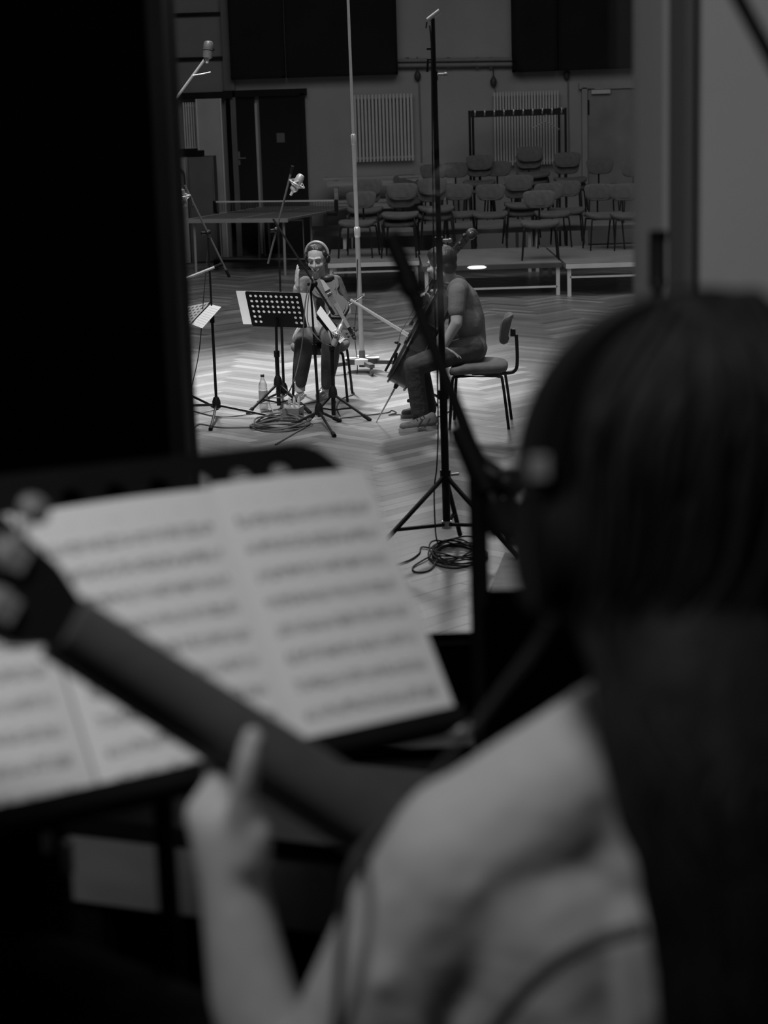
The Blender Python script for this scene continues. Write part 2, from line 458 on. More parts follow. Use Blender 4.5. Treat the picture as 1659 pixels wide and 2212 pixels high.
# herringbone parquet, laid at 45 degrees
PL, PW = 0.60, 0.10
def plank_mesh(name, tone, w):
    mb = MB().box((0, 0, -0.005), (PL - 0.0016, w - 0.0016, 0.010))
    me = bpy.data.meshes.new(name); me.from_pydata([tuple(p) for p in mb.v], [], mb.f)
    a = me.attributes.new('tone', 'FLOAT', 'FACE'); a.data.foreach_set('value', [tone] * len(mb.f))
    me.materials.append(MAT['parquet']); return me
def tone_rand():
    t = random.gauss(0.18, 0.026)
    if random.random() < 0.18: t += 0.10
    if random.random() < 0.10: t -= 0.05
    return max(0.10, min(0.34, t))
planks = []
c45 = math.sqrt(0.5)
for k in range(-260, 330):
    for j in range(-40, 60):
        for kind in (0, 1):
            bx, by = k * PW + j * PL, k * PW - j * PL
            if kind == 0: cx, cy = bx + PL / 2, by + PW / 2
            else: cx, cy = bx + PW / 2, by + PW + PL / 2
            x = (cx - cy) * c45; y = (cx + cy) * c45 + 9.0
            if -6.0 < x < 7.0 and 3.6 < y < 27.8:
                planks.append((x, y, 45 if kind == 0 else 135))
def in_view(x, y):
    px, py = proj((x, y, 0)); return 400 < px < 1390 and 560 < py < 1390
vis = sorted([p for p in planks if in_view(p[0], p[1])], key=lambda p: p[1])
near = set(vis[:300])
tones = [0.10 + 0.02 * i for i in range(13)]
pmesh = [plank_mesh('plank', t, PW) for t in tones]
rest = MB(); rest_t = []
for (x, y, a) in planks:
    t = tone_rand()
    if (x, y, a) in near:
        o = bpy.data.objects.new('plank', pmesh[min(12, max(0, round((t - 0.10) / 0.02)))]); COL.objects.link(o)
        o.parent = floor; o.location = (x, y, random.uniform(-0.0006, 0.0)); o.rotation_euler = (0, 0, math.radians(a))
    else:
        M = rot('Z', a); dz = random.uniform(-0.0006, 0)
        rest.box((x, y, -0.005 + dz), (PL - 0.0016, PW - 0.0016, 0.010), M); rest_t += [t] * 6
ro = rest.build('plank_field', 'parquet', floor, smooth=0); ro['kind'] = 'stuff'
at = ro.data.attributes.new('tone', 'FLOAT', 'FACE'); at.data.foreach_set('value', rest_t)

wall_back = struct('wall_back', MB().box((0.5, YW + 0.15, 3.75), (19, 0.3, 7.7)), 'wall')
struct('wall_left', MB().box((-9.15, 15.6, 3.75), (0.3, 26.2, 7.7)), 'wall')
struct('wall_right', MB().box((10.15, 15.6, 3.75), (0.3, 26.2, 7.7)), 'wall')
struct('ceiling', MB().box((0.5, 15.6, 7.7), (19, 26.4, 0.2)), 'ceiling')
# darker timber-lined strip of wall to the left of the doors
a = P(300, 0, YW); b = P(496, 198, YW)
struct('trim_1', MB().box(((a.x + b.x) / 2 - 0.6, YW - 0.02, (b.z + 5.5) / 2), (b.x - a.x + 1.2, 0.05, 5.5 - b.z)), 'wall_up')
for i, py in enumerate((32, 128)):
    q = P(400, py, YW - 0.06)
    struct('trim_%d' % (i + 2), MB().box((q.x - 0.3, YW - 0.065, q.z), (2.4, 0.05, 0.05)), 'absorber')
q = P(430, 207, YW - 0.1)
struct('trim_4', MB().box((q.x - 0.2, YW - 0.09, q.z), (1.4, 0.18, 0.10)), 'absorber')
q0 = P(496, 20, YW)
struct('trim_5', MB().box((q0.x - 0.05, YW - 0.06, 1.9), (0.16, 0.12, 3.8)), 'cabinet')

# double door, dark, standing ajar
def door_dark():
    x0 = P(497, 300, YW).x; x1 = P(657, 300, YW).x; xm = P(556, 300, YW).x; zt = P(600, 203, YW).z
    d = struct('door_1', MB().box((x0, YW - 0.06, zt / 2), (0.07, 0.12, zt)).box((x1, YW - 0.06, zt / 2), (0.07, 0.12, zt)).box(((x0 + x1) / 2, YW - 0.06, zt + 0.02), (x1 - x0 + 0.14, 0.12, 0.10)), 'darkdoor')
    d['label'] = 'dark double door in the back wall behind the table-tennis table'
    l1 = MB().box(((x0 + xm) / 2, YW - 0.03, zt / 2), (xm - x0 - 0.03, 0.05, zt - 0.04)).build('door_leaf', 'darkdoor', d)
    l2 = MB().box(((x1 + xm) / 2 + 0.02, YW - 0.045, zt / 2), (x1 - xm - 0.06, 0.05, zt - 0.04)).build('door_leaf', 'darkdoor', d)
    MB().box((xm + 0.0, YW - 0.055, zt / 2 - 0.05), (0.035, 0.03, zt - 0.15)).build('meeting_edge', 'whitepanel', d)
    MB().box((x1 - 0.35, YW - 0.075, 1.75), (0.12, 0.01, 0.14)).build('notice', 'cabinet', l2)
    h = P(516, 342, YW - 0.08)
    MB().box(h, (0.04, 0.02, 0.2)).tube([h, h + V3((0, -0.04, 0)), h + V3((0.11, -0.04, 0))], 0.010, 8).build('door_handle', 'tube_dim', l1)
door_dark()
def door_grey():
    x0 = P(1262, 300, YW).x; x1 = P(1420, 300, YW).x; zt = P(1310, 188, YW).z
    d = struct('door_2', MB().box((x0, YW - 0.05, zt / 2), (0.08, 0.1, zt)).box((x1, YW - 0.05, zt / 2), (0.08, 0.1, zt)).box(((x0 + x1) / 2, YW - 0.05, zt + 0.03), (x1 - x0 + 0.16, 0.1, 0.09)), 'wall')
    d['label'] = 'grey door with an overhead closer behind the right-hand chairs'
    leaf = MB().box(((x0 + x1) / 2, YW - 0.03, zt / 2), (x1 - x0 - 0.1, 0.05, zt - 0.04)).build('door_leaf', 'greydoor', d)
    c = P(1298, 198, YW - 0.1)
    MB().box((c.x, YW - 0.08, c.z), (0.28, 0.06, 0.06)).build('closer_body', 'radiator', leaf)
    e = P(1335, 189, YW - 0.1)
    MB().box((e.x - 0.02, YW - 0.08, e.z), (0.66, 0.03, 0.022)).build('closer_rail', 'radiator', leaf)
    MB().box((x0 + 0.06, YW - 0.06, P(1266, 232, YW).z), (0.025, 0.02, 0.22)).build('hinge', 'absorber', leaf)
door_grey()

# dark absorber panels hung high on the back wall
def panel(pxa, pxb, pyb, label, depth=0.22):
    a = P(pxa, pyb, YW - depth); b = P(pxb, pyb, YW - depth)
    r = thing('acoustic_panel', label, 'acoustic panel', ((a.x + b.x) / 2, YW - depth / 2, a.z), 'absorber panels on the back wall')
    w = b.x - a.x; top = 5.2
    MB().box(((a.x + b.x) / 2, YW - depth / 2 - 0.005, (a.z + top) / 2), (w, depth - 0.01, top - a.z)).build('panel_body', 'absorber', r)
    m = MB()
    for x in (a.x + 0.02, b.x - 0.02): m.box((x, YW - depth - 0.008, (a.z + top) / 2), (0.035, 0.02, top - a.z))
    m.box(((a.x + b.x) / 2, YW - depth - 0.008, a.z + 0.02), (w, 0.02, 0.035)).build('panel_frame', 'blackmatte', r)
panel(499, 616, 172, 'tall dark absorber panel high above the dark double door')
panel(619, 860, 168, 'wide dark absorber panel above the left radiator, behind the chrome mast')
panel(1108, 1204, 156, 'dark absorber panel high above the coat rack')
panel(1207, 1420, 152, 'dark absorber panel high above the grey door, hard against its neighbour')

# pipes running along the wall between the panels
for i, (py, r) in enumerate(((131, 0.03), (142, 0.035))):
    a = P(858, py, YW - 0.08); b = P(1112, py - 3, YW - 0.08)
    rt = thing('heating_pipe', ('upper' if i == 0 else 'lower') + ' of two horizontal pipes along the back wall between the absorber panels', 'pipe', (a + b) / 2, 'wall pipes')
    MB().tube([(a.x - .02, YW - 0.08, a.z), (b.x + .02, YW - 0.08, b.z)], r, 10).build('pipe_run', 'pipe', rt)
    for px in (880, 968, 1030, 1060):
        c = P(px, py - 1, YW - 0.04); MB().box((c.x, YW - 0.04, c.z), (0.05, 0.08, 0.09)).build('bracket', 'cabinet', rt)

def wall_socket(px, py, y2, label):
    a = P(px, py, YW - 0.05); e = P(px + 3, y2, YW - 0.02)
    r = thing('wall_lamp_holder', label, 'lamp holder', a, 'small dark fittings below the pipes')
    MB().lathe(a + V3((0, 0, -0.07)), (0, 0, 1), [(0, .02), (.03, .045), (.09, .05), (.13, .028), (.16, .012)], 12).build('holder', 'socket', r)
    MB().tube([a + V3((0, 0, 0.08)), a + V3((0, 0, 0.28))], 0.008, 6).build('hanging_cord', 'cable', r)
    MB().tube([a + V3((0.02, 0.03, -0.05)), V3((a.x + 0.03, YW - 0.012, e.z))], 0.012, 6).build('conduit', 'pipe', r)
wall_socket(902, 164, 350, 'small dark fitting on the wall right of the left radiator')
wall_socket(1066, 177, 200, 'small dark drop-shaped fitting just above the radiator behind the coat rack')
wall_socket(1224, 162, 330, 'small dark fitting on the wall between coat rack and grey door')

def radiator(pxa, pxb, pyt, pyb, n, label, y=YW - 0.12):
    a = P(pxa, pyt, y); b = P(pxb, pyt, y); zb = P(pxa, pyb, y).z
    r = thing('radiator', label, 'radiator', ((a.x + b.x) / 2, y, zb), 'ribbed radiators')
    w = (b.x - a.x) / n
    rib = MB().tube([(0, 0, 0.01), (0, 0, a.z - zb - 0.01)], w * 0.36, 8)
    rib.tube([(0, 0.07, 0.03), (0, 0.07, a.z - zb - 0.03)], w * 0.36, 6)
    first = None
    for i in range(n):
        x = a.x + w * (i + 0.5)
        if first is None:
            first = rib.build('rib', 'radiator', None, base=(0, 0, 0)); o = first
        else: o = first.copy(); COL.objects.link(o)
        o.parent = r; o.location = (x - (a.x + b.x) / 2, 0, 0)
    for zz in (zb + 0.06, a.z - 0.06): MB().tube([(a.x, y + .045, zz), (b.x, y + .045, zz)], .02, 8).build('header_pipe', 'radiator', r)
    return r
radiator(762, 892, 204, 352, 17, 'pale ribbed radiator on the back wall just right of the chrome mast')
radiator(1065, 1208, 198, 360, 23, 'pale ribbed radiator on the back wall behind the coat rack')
radiator(393, 424, 220, 330, 6, 'narrow ribbed radiator at the far left beside the white board')
# white board
a = P(424, 214, YW - 0.2); b = P(487, 430, YW - 0.2)
wb = thing('white_board', 'tall pale board standing against the wall left of the dark double door', 'board', (a.x, YW - 0.2, 0))
MB().box(((a.x + b.x) / 2, YW - 0.2, a.z / 2), (b.x - a.x + 0.02, 0.04, a.z)).build('board', 'whitepanel', wb)
MB().box((b.x, YW - 0.225, a.z / 2), (0.02, 0.02, a.z)).box((a.x, YW - 0.225, a.z / 2), (0.02, 0.02, a.z)).build('edge_strip', 'radiator', wb)

# cabinet and case on it, far left
a = P(403, 340, 27.3); b = P(460, 340, 27.3)
cb = thing('cabinet', 'dark wooden cabinet at the far left beyond the table-tennis table', 'cabinet', ((a.x + b.x) / 2, 27.5, 0))
MB().box(((a.x + b.x) / 2, 27.6, a.z / 2), (b.x - a.x, 0.55, a.z)).build('carcass', 'cabinet', cb)
MB().box((a.x - 0.14, 27.32, a.z / 2), (0.24, 0.06, a.z * 0.98)).build('end_panel', 'whitepanel', cb)
d_ = MB().box(((a.x + b.x) / 2, 27.31, a.z / 2), (b.x - a.x - 0.05, 0.03, a.z - 0.06)).build('door', 'cabinet', cb)
MB().tube([(a.x + 0.06, 27.27, a.z * .55), (a.x + 0.06, 27.27, a.z * .62)], 0.008, 6).build('handle', 'nickel', d_)
MB().tube(bez([(a.x - 0.14, 27.27, a.z * .9), (a.x - 0.05, 27.26, a.z * .85), (a.x - 0.06, 27.26, a.z * .65), (a.x - 0.16, 27.27, a.z * .6)]), 0.015, 6).build('hanging_strap', 'cable', cb)
c = P(410, 330, 27.3); e = P(443, 330, 27.3)
cs = thing('equipment_case', 'flat black case lying on top of the far-left cabinet', 'case', ((c.x + e.x) / 2, 27.55, a.z))
MB().box((e.x - 0.33, 27.55, a.z + 0.045), (0.56, 0.4, 0.08)).build('case_body', 'blackmatte', cs)
MB().box((e.x - 0.36, 27.55, a.z + 0.10), (0.44, 0.36, 0.03)).build('lid', 'blackmatte', cs)

# ================================================================== table-tennis table
def pingpong():
    yaw = 20
    c = V3((math.cos(math.radians(yaw)), -math.sin(math.radians(yaw)), 0)); s = V3((math.sin(math.radians(yaw)), math.cos(math.radians(yaw)), 0))
    nr = F(622, 472, 0.76); nr.z = 0
    mid = nr + s * 1.37 - c * 0.7625
    r = thing('table_tennis_table', 'dark table-tennis table with white-taped net in front of the dark door', 'table', mid)
    Z = V3((0, 0, 1))
    M = M3((c, s, Z)).transposed()
    for sgn in (-1, 1):
        t = MB().box(mid + s * (sgn * 0.69) + Z * 0.745, (1.525, 1.36, 0.026), M).build('table_half', 'tabletop', r, smooth=20)
        m = MB()
        for x in (-0.755, 0.755): m.box(mid + c * x + s * (sgn * 0.69) + Z * 0.7595, (0.022, 1.36, 0.003), M)
        m.box(mid + s * (sgn * 1.36) + Z * 0.7595, (1.525, 0.022, 0.003), M)
        m.box(mid + s * (sgn * 0.69) + Z * 0.7595, (0.006, 1.36, 0.003), M).build('white_lines', 'tableline', t)
        MB().box(mid + s * (sgn * 1.374) + Z * 0.735, (1.525, 0.014, 0.05), M).build('apron', 'steel', t)
        for x in (-0.66, 0.66):
            MB().tube([mid + c * x + s * (sgn * 1.28) + Z * 0.73, mid + c * (x * 1.0) + s * (sgn * 1.30)], 0.018, 8).build('leg', 'steel', r)
    for x in (-0.3, 0.5):
        MB().tube([mid + c * x + s * 0.1 + Z * 0.72, mid + c * (x + .05) - s * 0.05 + Z * 0.10], 0.014, 8).build('strut', 'steel', r)
    MB().tube([mid + c * -.62 - s * .5 + Z * .68, mid + c * .62 - s * .5 + Z * .68, mid + c * .62 - s * .5 + Z * .14, mid + c * -.62 - s * .5 + Z * .14], 0.014, 8, closed=True).build('undercarriage', 'steel', r)
    MB().bar(mid + c * -.75 - s * .5 + Z * .12, mid + c * .75 - s * .5 + Z * .12, .05, .04).build('axle', 'black', r)
    for x in (-.72, .72):
        MB().lathe(mid + c * (x - .02) - s * .5 + Z * .07, c, [(0, .05), (.005, .068), (.035, .068), (.04, .05)], 14).build('wheel', 'rubber', r)
    # net: cords as crossing strips
    m = MB()
    n = 44
    for i in range(n + 1):
        x = -0.9 + 1.8 * i / n; m.bar(mid + c * x + Z * 0.775, mid + c * x + Z * 0.905, 0.006, 0.006)
    for k in range(7):
        z = 0.78 + 0.02 * k; m.bar(mid - c * 0.9 + Z * z, mid + c * 0.9 + Z * z, 0.006, 0.006)
    nt = m.build('net', 'net', r, smooth=0)
    MB().box(mid + Z * 0.912, (1.82, 0.012, 0.022), M).build('net_tape', 'nettape', nt)
    for x in (-.93, .93):
        MB().box(mid + c * x + Z * 0.84, (0.04, 0.05, 0.17), M).box(mid + c * (x * .93) + Z * 0.72, (.14, .06, .05), M).build('net_post', 'black', r)
pingpong()

# ================================================================== risers (stage platforms)
def riser(x0, x1, y0, y1, z, label, rail_z, edge='riser_edge'):
    r = thing('stage_riser', label, 'riser', ((x0 + x1) / 2, (y0 + y1) / 2, 0), 'low stage risers under the chairs')
    d = MB().box(((x0 + x1) / 2, (y0 + y1) / 2, z - 0.03), (x1 - x0, y1 - y0, 0.06)).build('deck', 'deck', r, smooth=20)
    MB().box(((x0 + x1) / 2, y0 - 0.008, z - 0.033), (x1 - x0, 0.014, 0.05)).build('front_edge', edge, d, smooth=20)
    for x in (x0 + 0.04, x1 - 0.04):
        for y in (y0 + 0.04, y1 - 0.05):
            MB().box((x, y, (z - 0.06) / 2), (0.042, 0.042, z - 0.06)).build('leg', 'paletube', r)
    MB().box(((x0 + x1) / 2, y0 + 0.03, rail_z), (x1 - x0 - 0.1, 0.022, 0.022)).build('rail', 'paletube', r)
    return r
xr = P(1218, 600, 21.4).x
riser(xr + 0.01, xr + 2.4, 21.25, 23.7, 0.38, 'right-hand stage riser with pale front edge next to the booth window post', 0.22)
riser(xr - 1.62, xr - 0.02, 21.45, 23.7, 0.38, 'middle stage riser with dark front edge and low rail behind the cellist', 0.10, 'cabinet')
riser(P(708, 565, 22.3).x, xr - 1.64, 22.3, 24.35, 0.38, 'left stage riser with pale front edge beside the table-tennis table', 0.26)
riser(xr - 2.6, xr - 0.1, 24.4, 26.6, 0.58, 'taller rear stage riser in front of the radiators', 0.3, 'cabinet')
riser(xr - 0.08, xr + 2.6, 24.4, 26.6, 0.58, 'taller rear stage riser in front of the grey door', 0.3, 'cabinet')

# bright strip at the middle riser's edge, emission added to make it bright
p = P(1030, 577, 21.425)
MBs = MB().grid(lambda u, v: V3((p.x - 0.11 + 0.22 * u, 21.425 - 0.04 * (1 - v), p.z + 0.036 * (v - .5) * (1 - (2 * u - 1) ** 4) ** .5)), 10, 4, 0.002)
tag(MBs.build('glow_strip', 'glow_face'), 'small strip given an added glow at the middle riser edge beside the cello scroll', 'glowing strip')

# ================================================================== stacked wooden benches by the left radiator
for i, (dz, dx) in enumerate(((0.42, 0.0), (0.80, 0.05), (1.14, 0.22))):
    a = P(668, 400, 28.0)
    r = thing('wooden_bench', ['lowest', 'middle', 'topmost'][i] + ' of the wooden benches stacked under the left radiator', 'bench', (a.x + 1.2, 28.0, dz - 0.4), 'stacked wooden benches')
    x0 = a.x + dx; x1 = a.x + 2.2
    for k in range(3): MB().box(((x0 + x1) / 2, 27.85 + 0.13 * k, dz), (x1 - x0, 0.115, 0.035)).build('seat_slat', 'bench', r)
    MB().box(((x0 + x1) / 2, 27.81, dz - 0.07), (x1 - x0 - .1, 0.03, 0.09)).build('front_rail', 'bench', r)
    for x in (x0 + 0.18, x1 - 0.18): MB().box((x, 27.98, dz - (0.21 if i == 0 else 0.19)), (0.06, 0.34, 0.38 if i == 0 else 0.34)).build('leg', 'bench', r)

# ================================================================== chairs
def make_chair(name='padded_chair', seatmat='upholstery', tube='black'):
    """facing -Y, origin on the ground; steel-tube conference chair with separate curved pads"""
    r = thing(name, 'x', 'chair', (0, 0, 0))
    def seat_outline(k, n=24):
        a = 2 * PI * k / n; c, s = math.cos(a), math.sin(a)
        ex = 0.55
        x = 0.225 * math.copysign(abs(c) ** ex, c); y = 0.205 * math.copysign(abs(s) ** ex, s)
        x *= 1.0 - 0.10 * (y / 0.205) * 0.8
        return x, y
    mb = MB(); n = 24
    rings = [(0.0, -0.004), (0.75, -0.006), (0.93, -0.004), (0.995, -0.018), (1.0, -0.036), (0.96, -0.056), (0.8, -0.066), (0.0, -0.07)]
    vs = []
    for sc, z in rings[1:-1]:
        for k in range(n):
            x, y = seat_outline(k); zz = 0.445 + z + 0.018 * (x * sc / 0.22) ** 2 - (0.022 * max(0, (-y * sc - 0.08)) / 0.12)
            vs.append((x * sc, y * sc, zz))
    m = len(rings) - 2; fs = []
    for i in range(m - 1):
        for k in range(n): fs.append((i * n + k, (i + 1) * n + k, (i + 1) * n + (k + 1) % n, i * n + (k + 1) % n))
    fs.append(tuple(range(n))); fs.append(tuple((m - 1) * n + k for k in range(n - 1, -1, -1)))
    mb.add(vs, fs); mb.build('seat', seatmat, r, smooth=60)
    # backrest pad, wrapped round the sitter
    mb = MB(); vs = []
    def bo(k):
        a = 2 * PI * k / n; c, s = math.cos(a), math.sin(a); ex = 0.5
        return 0.185 * math.copysign(abs(c) ** ex, c), 0.105 * math.copysign(abs(s) ** ex, s)
    for sc, off in ((0.7, -0.022), (0.93, -0.016), (1.0, 0.0), (0.95, 0.014), (0.7, 0.018)):
        for k in range(n):
            x, z = bo(k); x *= sc; z *= sc
            x *= 1 + 0.12 * z / 0.1
            y = 0.215 + off - 0.045 * (x / 0.185) ** 2 + 0.06 * (z / 0.1) * 0.35
            vs.append((x, y, 0.685 + z))
    fs = []
    for i in range(4):
        for k in range(n): fs.append((i * n + k, i * n + (k + 1) % n, (i + 1) * n + (k + 1) % n, (i + 1) * n + k))
    fs.append(tuple(range(n - 1, -1, -1))); fs.append(tuple(4 * n + k for k in range(n)))
    mb.add(vs, fs); mb.build('backrest', seatmat, r, smooth=60)
    for sx in (-1, 1):
        MB().tube(bez([(sx * 0.16, -0.10, 0.375), (sx * 0.175, -0.15, 0.368), (sx * 0.19, -0.175, 0.34), (sx * 0.215, -0.20, 0.0)], 4), 0.0105, 8).build('leg', tube, r)
        MB().tube(bez([(sx * 0.16, 0.10, 0.375), (sx * 0.17, 0.15, 0.368), (sx * 0.18, 0.175, 0.34), (sx * 0.205, 0.215, 0.0)], 4), 0.0105, 8).build('leg', tube, r)
    MB().tube([(-0.16, -0.11, 0.372), (0.16, -0.11, 0.372), (0.16, 0.11, 0.372), (-0.16, 0.11, 0.372)], 0.0105, 8, closed=True).build('seat_frame', tube, r)
    MB().tube(bez([(0, -0.05, 0.368), (0, 0.18, 0.366), (0, 0.255, 0.385), (0, 0.272, 0.46), (0, 0.268, 0.64)], 5), 0.012, 8).build('back_support', tube, r)
    MB().box((0, 0.245, 0.655), (0.05, 0.035, 0.05)).build('bracket', tube, r)
    return r
chair0 = make_chair()
chair0_used = [False]
def place_chair(loc, yaw, label, group):
    if not chair0_used[0]:
        c = chair0; chair0_used[0] = True
    else: c = copy_tree(chair0)
    c.location = V3(loc); c.rotation_euler = (0, 0, math.radians(yaw)); tag(c, label, 'chair', group)
    return c
T1, T2 = 0.38, 0.58
ROW = 'padded chairs stored on the risers'
# seat pixel, deck height, yaw, stack height, label
CH = [
    ((774, 479), T1, -14, 1, ['padded chair at the left end of the front row, beside the chrome mast']),
    ((864, 478), T1, -8, 2, ['lower chair of the front-row pair stacked second from the chrome mast', 'upper chair of the front-row pair stacked second from the chrome mast']),
    ((1166, 480), T1, -4, 1, ['padded chair standing furthest forward above the gap between two risers']),
    ((1059, 461), T1, -6, 1, ['padded chair in the middle of the front row, right of the black tripod pole']),
    ((991, 459), T1, -2, 1, ['padded chair directly right of the tall black tripod pole']),
    ((938, 464), T1, 8, 2, ['lower chair of the pair behind the tall black tripod pole', 'upper chair of the pair behind the tall black tripod pole']),
    ((1192, 459), T1, 4, 1, ['padded chair half hidden behind the foremost chair']),
    ((1303, 462), T1, 8, 1, ['padded chair on the right riser, left one of two at the window post']),
    ((1356, 462), T1, 6, 1, ['padded chair on the right riser cut off by the window post']),
    ((790, 442), T1, -10, 2, ['lower chair of the pair behind the chair beside the chrome mast', 'upper chair of the pair behind the chair beside the chrome mast']),
    ((882, 432), T2 - 0.2, 6, 1, ['padded chair in the second row left of the black tripod pole']),
    ((943, 413), T2, 10, 1, ['padded chair in the back row hidden by the black tripod pole']),
    ((983, 408), T2, -4, 1, ['padded chair at the back left of the coat rack posts']),
    ((1028, 402), T2, -6, 2, ['lower chair of the back-row pair below the left post of the coat rack', 'upper chair of the back-row pair below the left post of the coat rack']),
    ((1078, 404), T2, 4, 1, ['padded chair in the back row under the middle of the coat rack']),
    ((1136, 398), T2, 6, 3, ['bottom chair of the tallest stack in front of the right radiator', 'middle chair of the tallest stack in front of the right radiator', 'top chair of the tallest stack in front of the right radiator']),
    ((1103, 440), T1, 4, 2, ['lower chair of the middle-row pair below the tallest stack', 'upper chair of the middle-row pair below the tallest stack']),
    ((1192, 434), T1, -4, 1, ['padded chair in the middle row right of the tallest stack']),
    ((1226, 400), T2, 4, 2, ['lower chair of the back-row pair below the right post of the coat rack', 'upper chair of the back-row pair below the right post of the coat rack']),
    ((1300, 401), T2, 2, 1, ['padded chair standing alone in front of the grey door']),
    ((1376, 408), T2, 2, 1, ['padded chair in the back row cut off by the window post']),
]
for (sp, deck, yaw, n, labs) in CH:
    base = F(sp[0], sp[1], deck + 0.43); base.z = deck
    if deck == T1 and base.y > 23.4: base.y = min(base.y, 24.2)
    if deck == T2: base.y = min(max(base.y, 24.7), 26.3)
    for k in range(n):
        place_chair(base + V3((0.012 * k, -0.05 * k, 0.095 * k)), yaw, labs[k], ROW)

# ================================================================== coat rack
def coat_rack():
    y = 27.55
    a = P(1013, 248, y); b = P(1219, 244, y)
    r = thing('coat_rack', 'black tubular coat rack with a row of hooks in front of the right radiator', 'coat rack', ((a.x + b.x) / 2, y, 0))
    z = a.z
    for x in (a.x, b.x):
        for dy in (-0.16, 0.16):
            MB().tube([(x + (0.04 if dy > 0 else 0) * (1 if x == a.x else -1) * 1.6, y + dy, 0), (x + (0.04 if dy > 0 else 0) * (1 if x == a.x else -1) * 1.6, y + dy, z + 0.06)], 0.018, 8).build('post', 'black', r)
        MB().box((x, y, 0.03), (0.06, 0.5, 0.05)).build('foot', 'black', r)
    MB().box(((a.x + b.x) / 2, y - 0.16, z), (b.x - a.x, 0.035, 0.075)).build('hook_rail', 'black', r)
    MB().box(((a.x + b.x) / 2, y + 0.16, z + .02), (b.x - a.x, 0.035, 0.06)).build('back_rail', 'black', r)
    n = 10; first = None
    for i in range(n):
        x = a.x + (b.x - a.x) * (i + 0.55) / n
        MB().tube(bez([(x, y - 0.175, z + 0.01), (x, y - 0.23, z - 0.02), (x, y - 0.25, z + 0.03), (x, y - 0.24, z + .055)], 4), 0.010, 6).sphere((x, y - 0.24, z + .055), 0.016, nu=8, nv=6).build('hook', 'nickel', r)
    h = P(1178, 262, y - 0.2)
    g = thing('coat_hanger', 'single pale coat hanger hanging at the right of the coat rack', 'hanger', h)
    MB().tube(bez([h + V3((0, 0, .10)), h + V3((.02, 0, .085)), h + V3((0, 0, .05)), h], 4), 0.004, 6).build('hanger_hook', 'nickel', g)
    MB().tube([h + V3((-.2, 0, -.10)), h, h + V3((.2, 0, -.12))], 0.010, 6).build('hanger_arms', 'bench', g)
coat_rack()

# ================================================================== stands, microphones, cables in the hall
Z = V3((0, 0, 1))
def feet_stand(r, base, feet, hub_h, tr, m='black', brace=None, low=True):
    """three legs from a hub down to their feet on the floor"""
    hub = V3((base.x, base.y, hub_h))
    for f in feet:
        f = V3(f); f.z = 0.012
        lg = MB().tube([hub, f], tr, 8).build('leg', m, r)
        d = (f - hub).normalized()
        MB().tube([f - d * 0.05, f + d * 0.015], tr * 1.5, 8).build('rubber_foot', 'rubber', lg)
        if brace is not None:
            k = 0.55
            MB().tube([V3((base.x, base.y, brace)), hub + (f - hub) * k], tr * 0.7, 6).build('brace', m, r)
    MB().lathe(hub - Z * 0.03, Z, [(0, .02), (.01, .035), (.06, .03), (.09, .018)], 12).build('hub', m, r)

def mic_stand(label, base, top, boom_a, boom_b, feet, tr=0.011, hub_h=0.09, m='black', boom_m='black', group=None, brace=None, boom_r=0.008):
    base = V3(base); base.z = 0
    r = thing('microphone_stand', label, 'microphone stand', base, group)
    feet_stand(r, base, feet, hub_h, tr * 0.9, m, brace)
    top = V3(top); mid = base.lerp(top, 0.55)
    lo = MB().tube([V3((base.x, base.y, 0.05)), mid], tr, 10).build('lower_column', m, r)
    MB().tube([mid - (top - base).normalized() * 0.04, mid + (top - base).normalized() * 0.03], tr * 1.6, 10).build('height_clutch', 'rubber', lo)
    MB().tube([mid, top], tr * 0.72, 10).build('upper_column', m, r)
    if boom_a is not None:
        a = V3(boom_a); b = V3(boom_b)
        bo = MB().tube([a, b], boom_r, 8).build('boom', boom_m, r)
        t = max(0, min(1, (top - a).dot(b - a) / (b - a).length_squared)); q = a.lerp(b, t)
        MB().tube([top - Z * 0.03, q], tr * 1.3, 8).sphere(q, 0.024, nu=10, nv=6).build('swivel', 'black', r)
        MB().tube([q, q + V3((-0.045, -0.03, 0))], 0.012, 8).build('knob', 'black', r)
        MB().tube([b, b + (b - a).normalized() * 0.06], boom_r * 1.5, 8).build('boom_end', 'rubber', bo)
    return r

def ldc_mic(label, a, b, rad, group='large studio microphones', mount=True, metal='nickel'):
    """side-address studio microphone from its cable end a to its head b, in a spider mount"""
    a = V3(a); b = V3(b); d = (b - a).normalized(); L = (b - a).length
    r = thing('studio_microphone', label, 'microphone', a, group)
    MB().lathe(a, d, [(0, rad * .5), (L * .06, rad * .75), (L * .1, rad), (L * .55, rad)], 16).build('body', metal, r)
    MB().lathe(a + d * (L * .55), d, [(0, rad * 1.02), (L * .03, rad * 1.05), (L * .3, rad * 1.03), (L * .42, rad * .8), (L * .45, rad * .3)], 16).build('grille', 'steel' if metal != 'tube_dim' else 'tube_dim', r)
    MB().tube([a + d * L * .53, a + d * L * .57], rad * 1.12, 16).build('ring', metal, r)
    MB().tube([a - d * L * .22, a], [rad * .3, rad * .42], 10).build('connector', 'chrome', r)
    if mount:
        x, y = frame_from(d); m = MB(); c = a + d * L * .35
        for k in range(6):
            an = 2 * PI * k / 6; o = x * math.cos(an) + y * math.sin(an); o2 = x * math.cos(an + .5) + y * math.sin(an + .5)
            m.tube([c + o * rad - d * L * .05, c + o2 * rad * 2.2 + d * L * .12, c + o * rad * 1.2 + d * L * .28], 0.004, 5)
        m.tube([c + (x * math.cos(2 * PI * k / 16) + y * math.sin(2 * PI * k / 16)) * rad * 2.1 + d * L * .1 for k in range(16)], 0.005, 6, closed=True)
        m.build('spider_mount', metal, r)
    return r

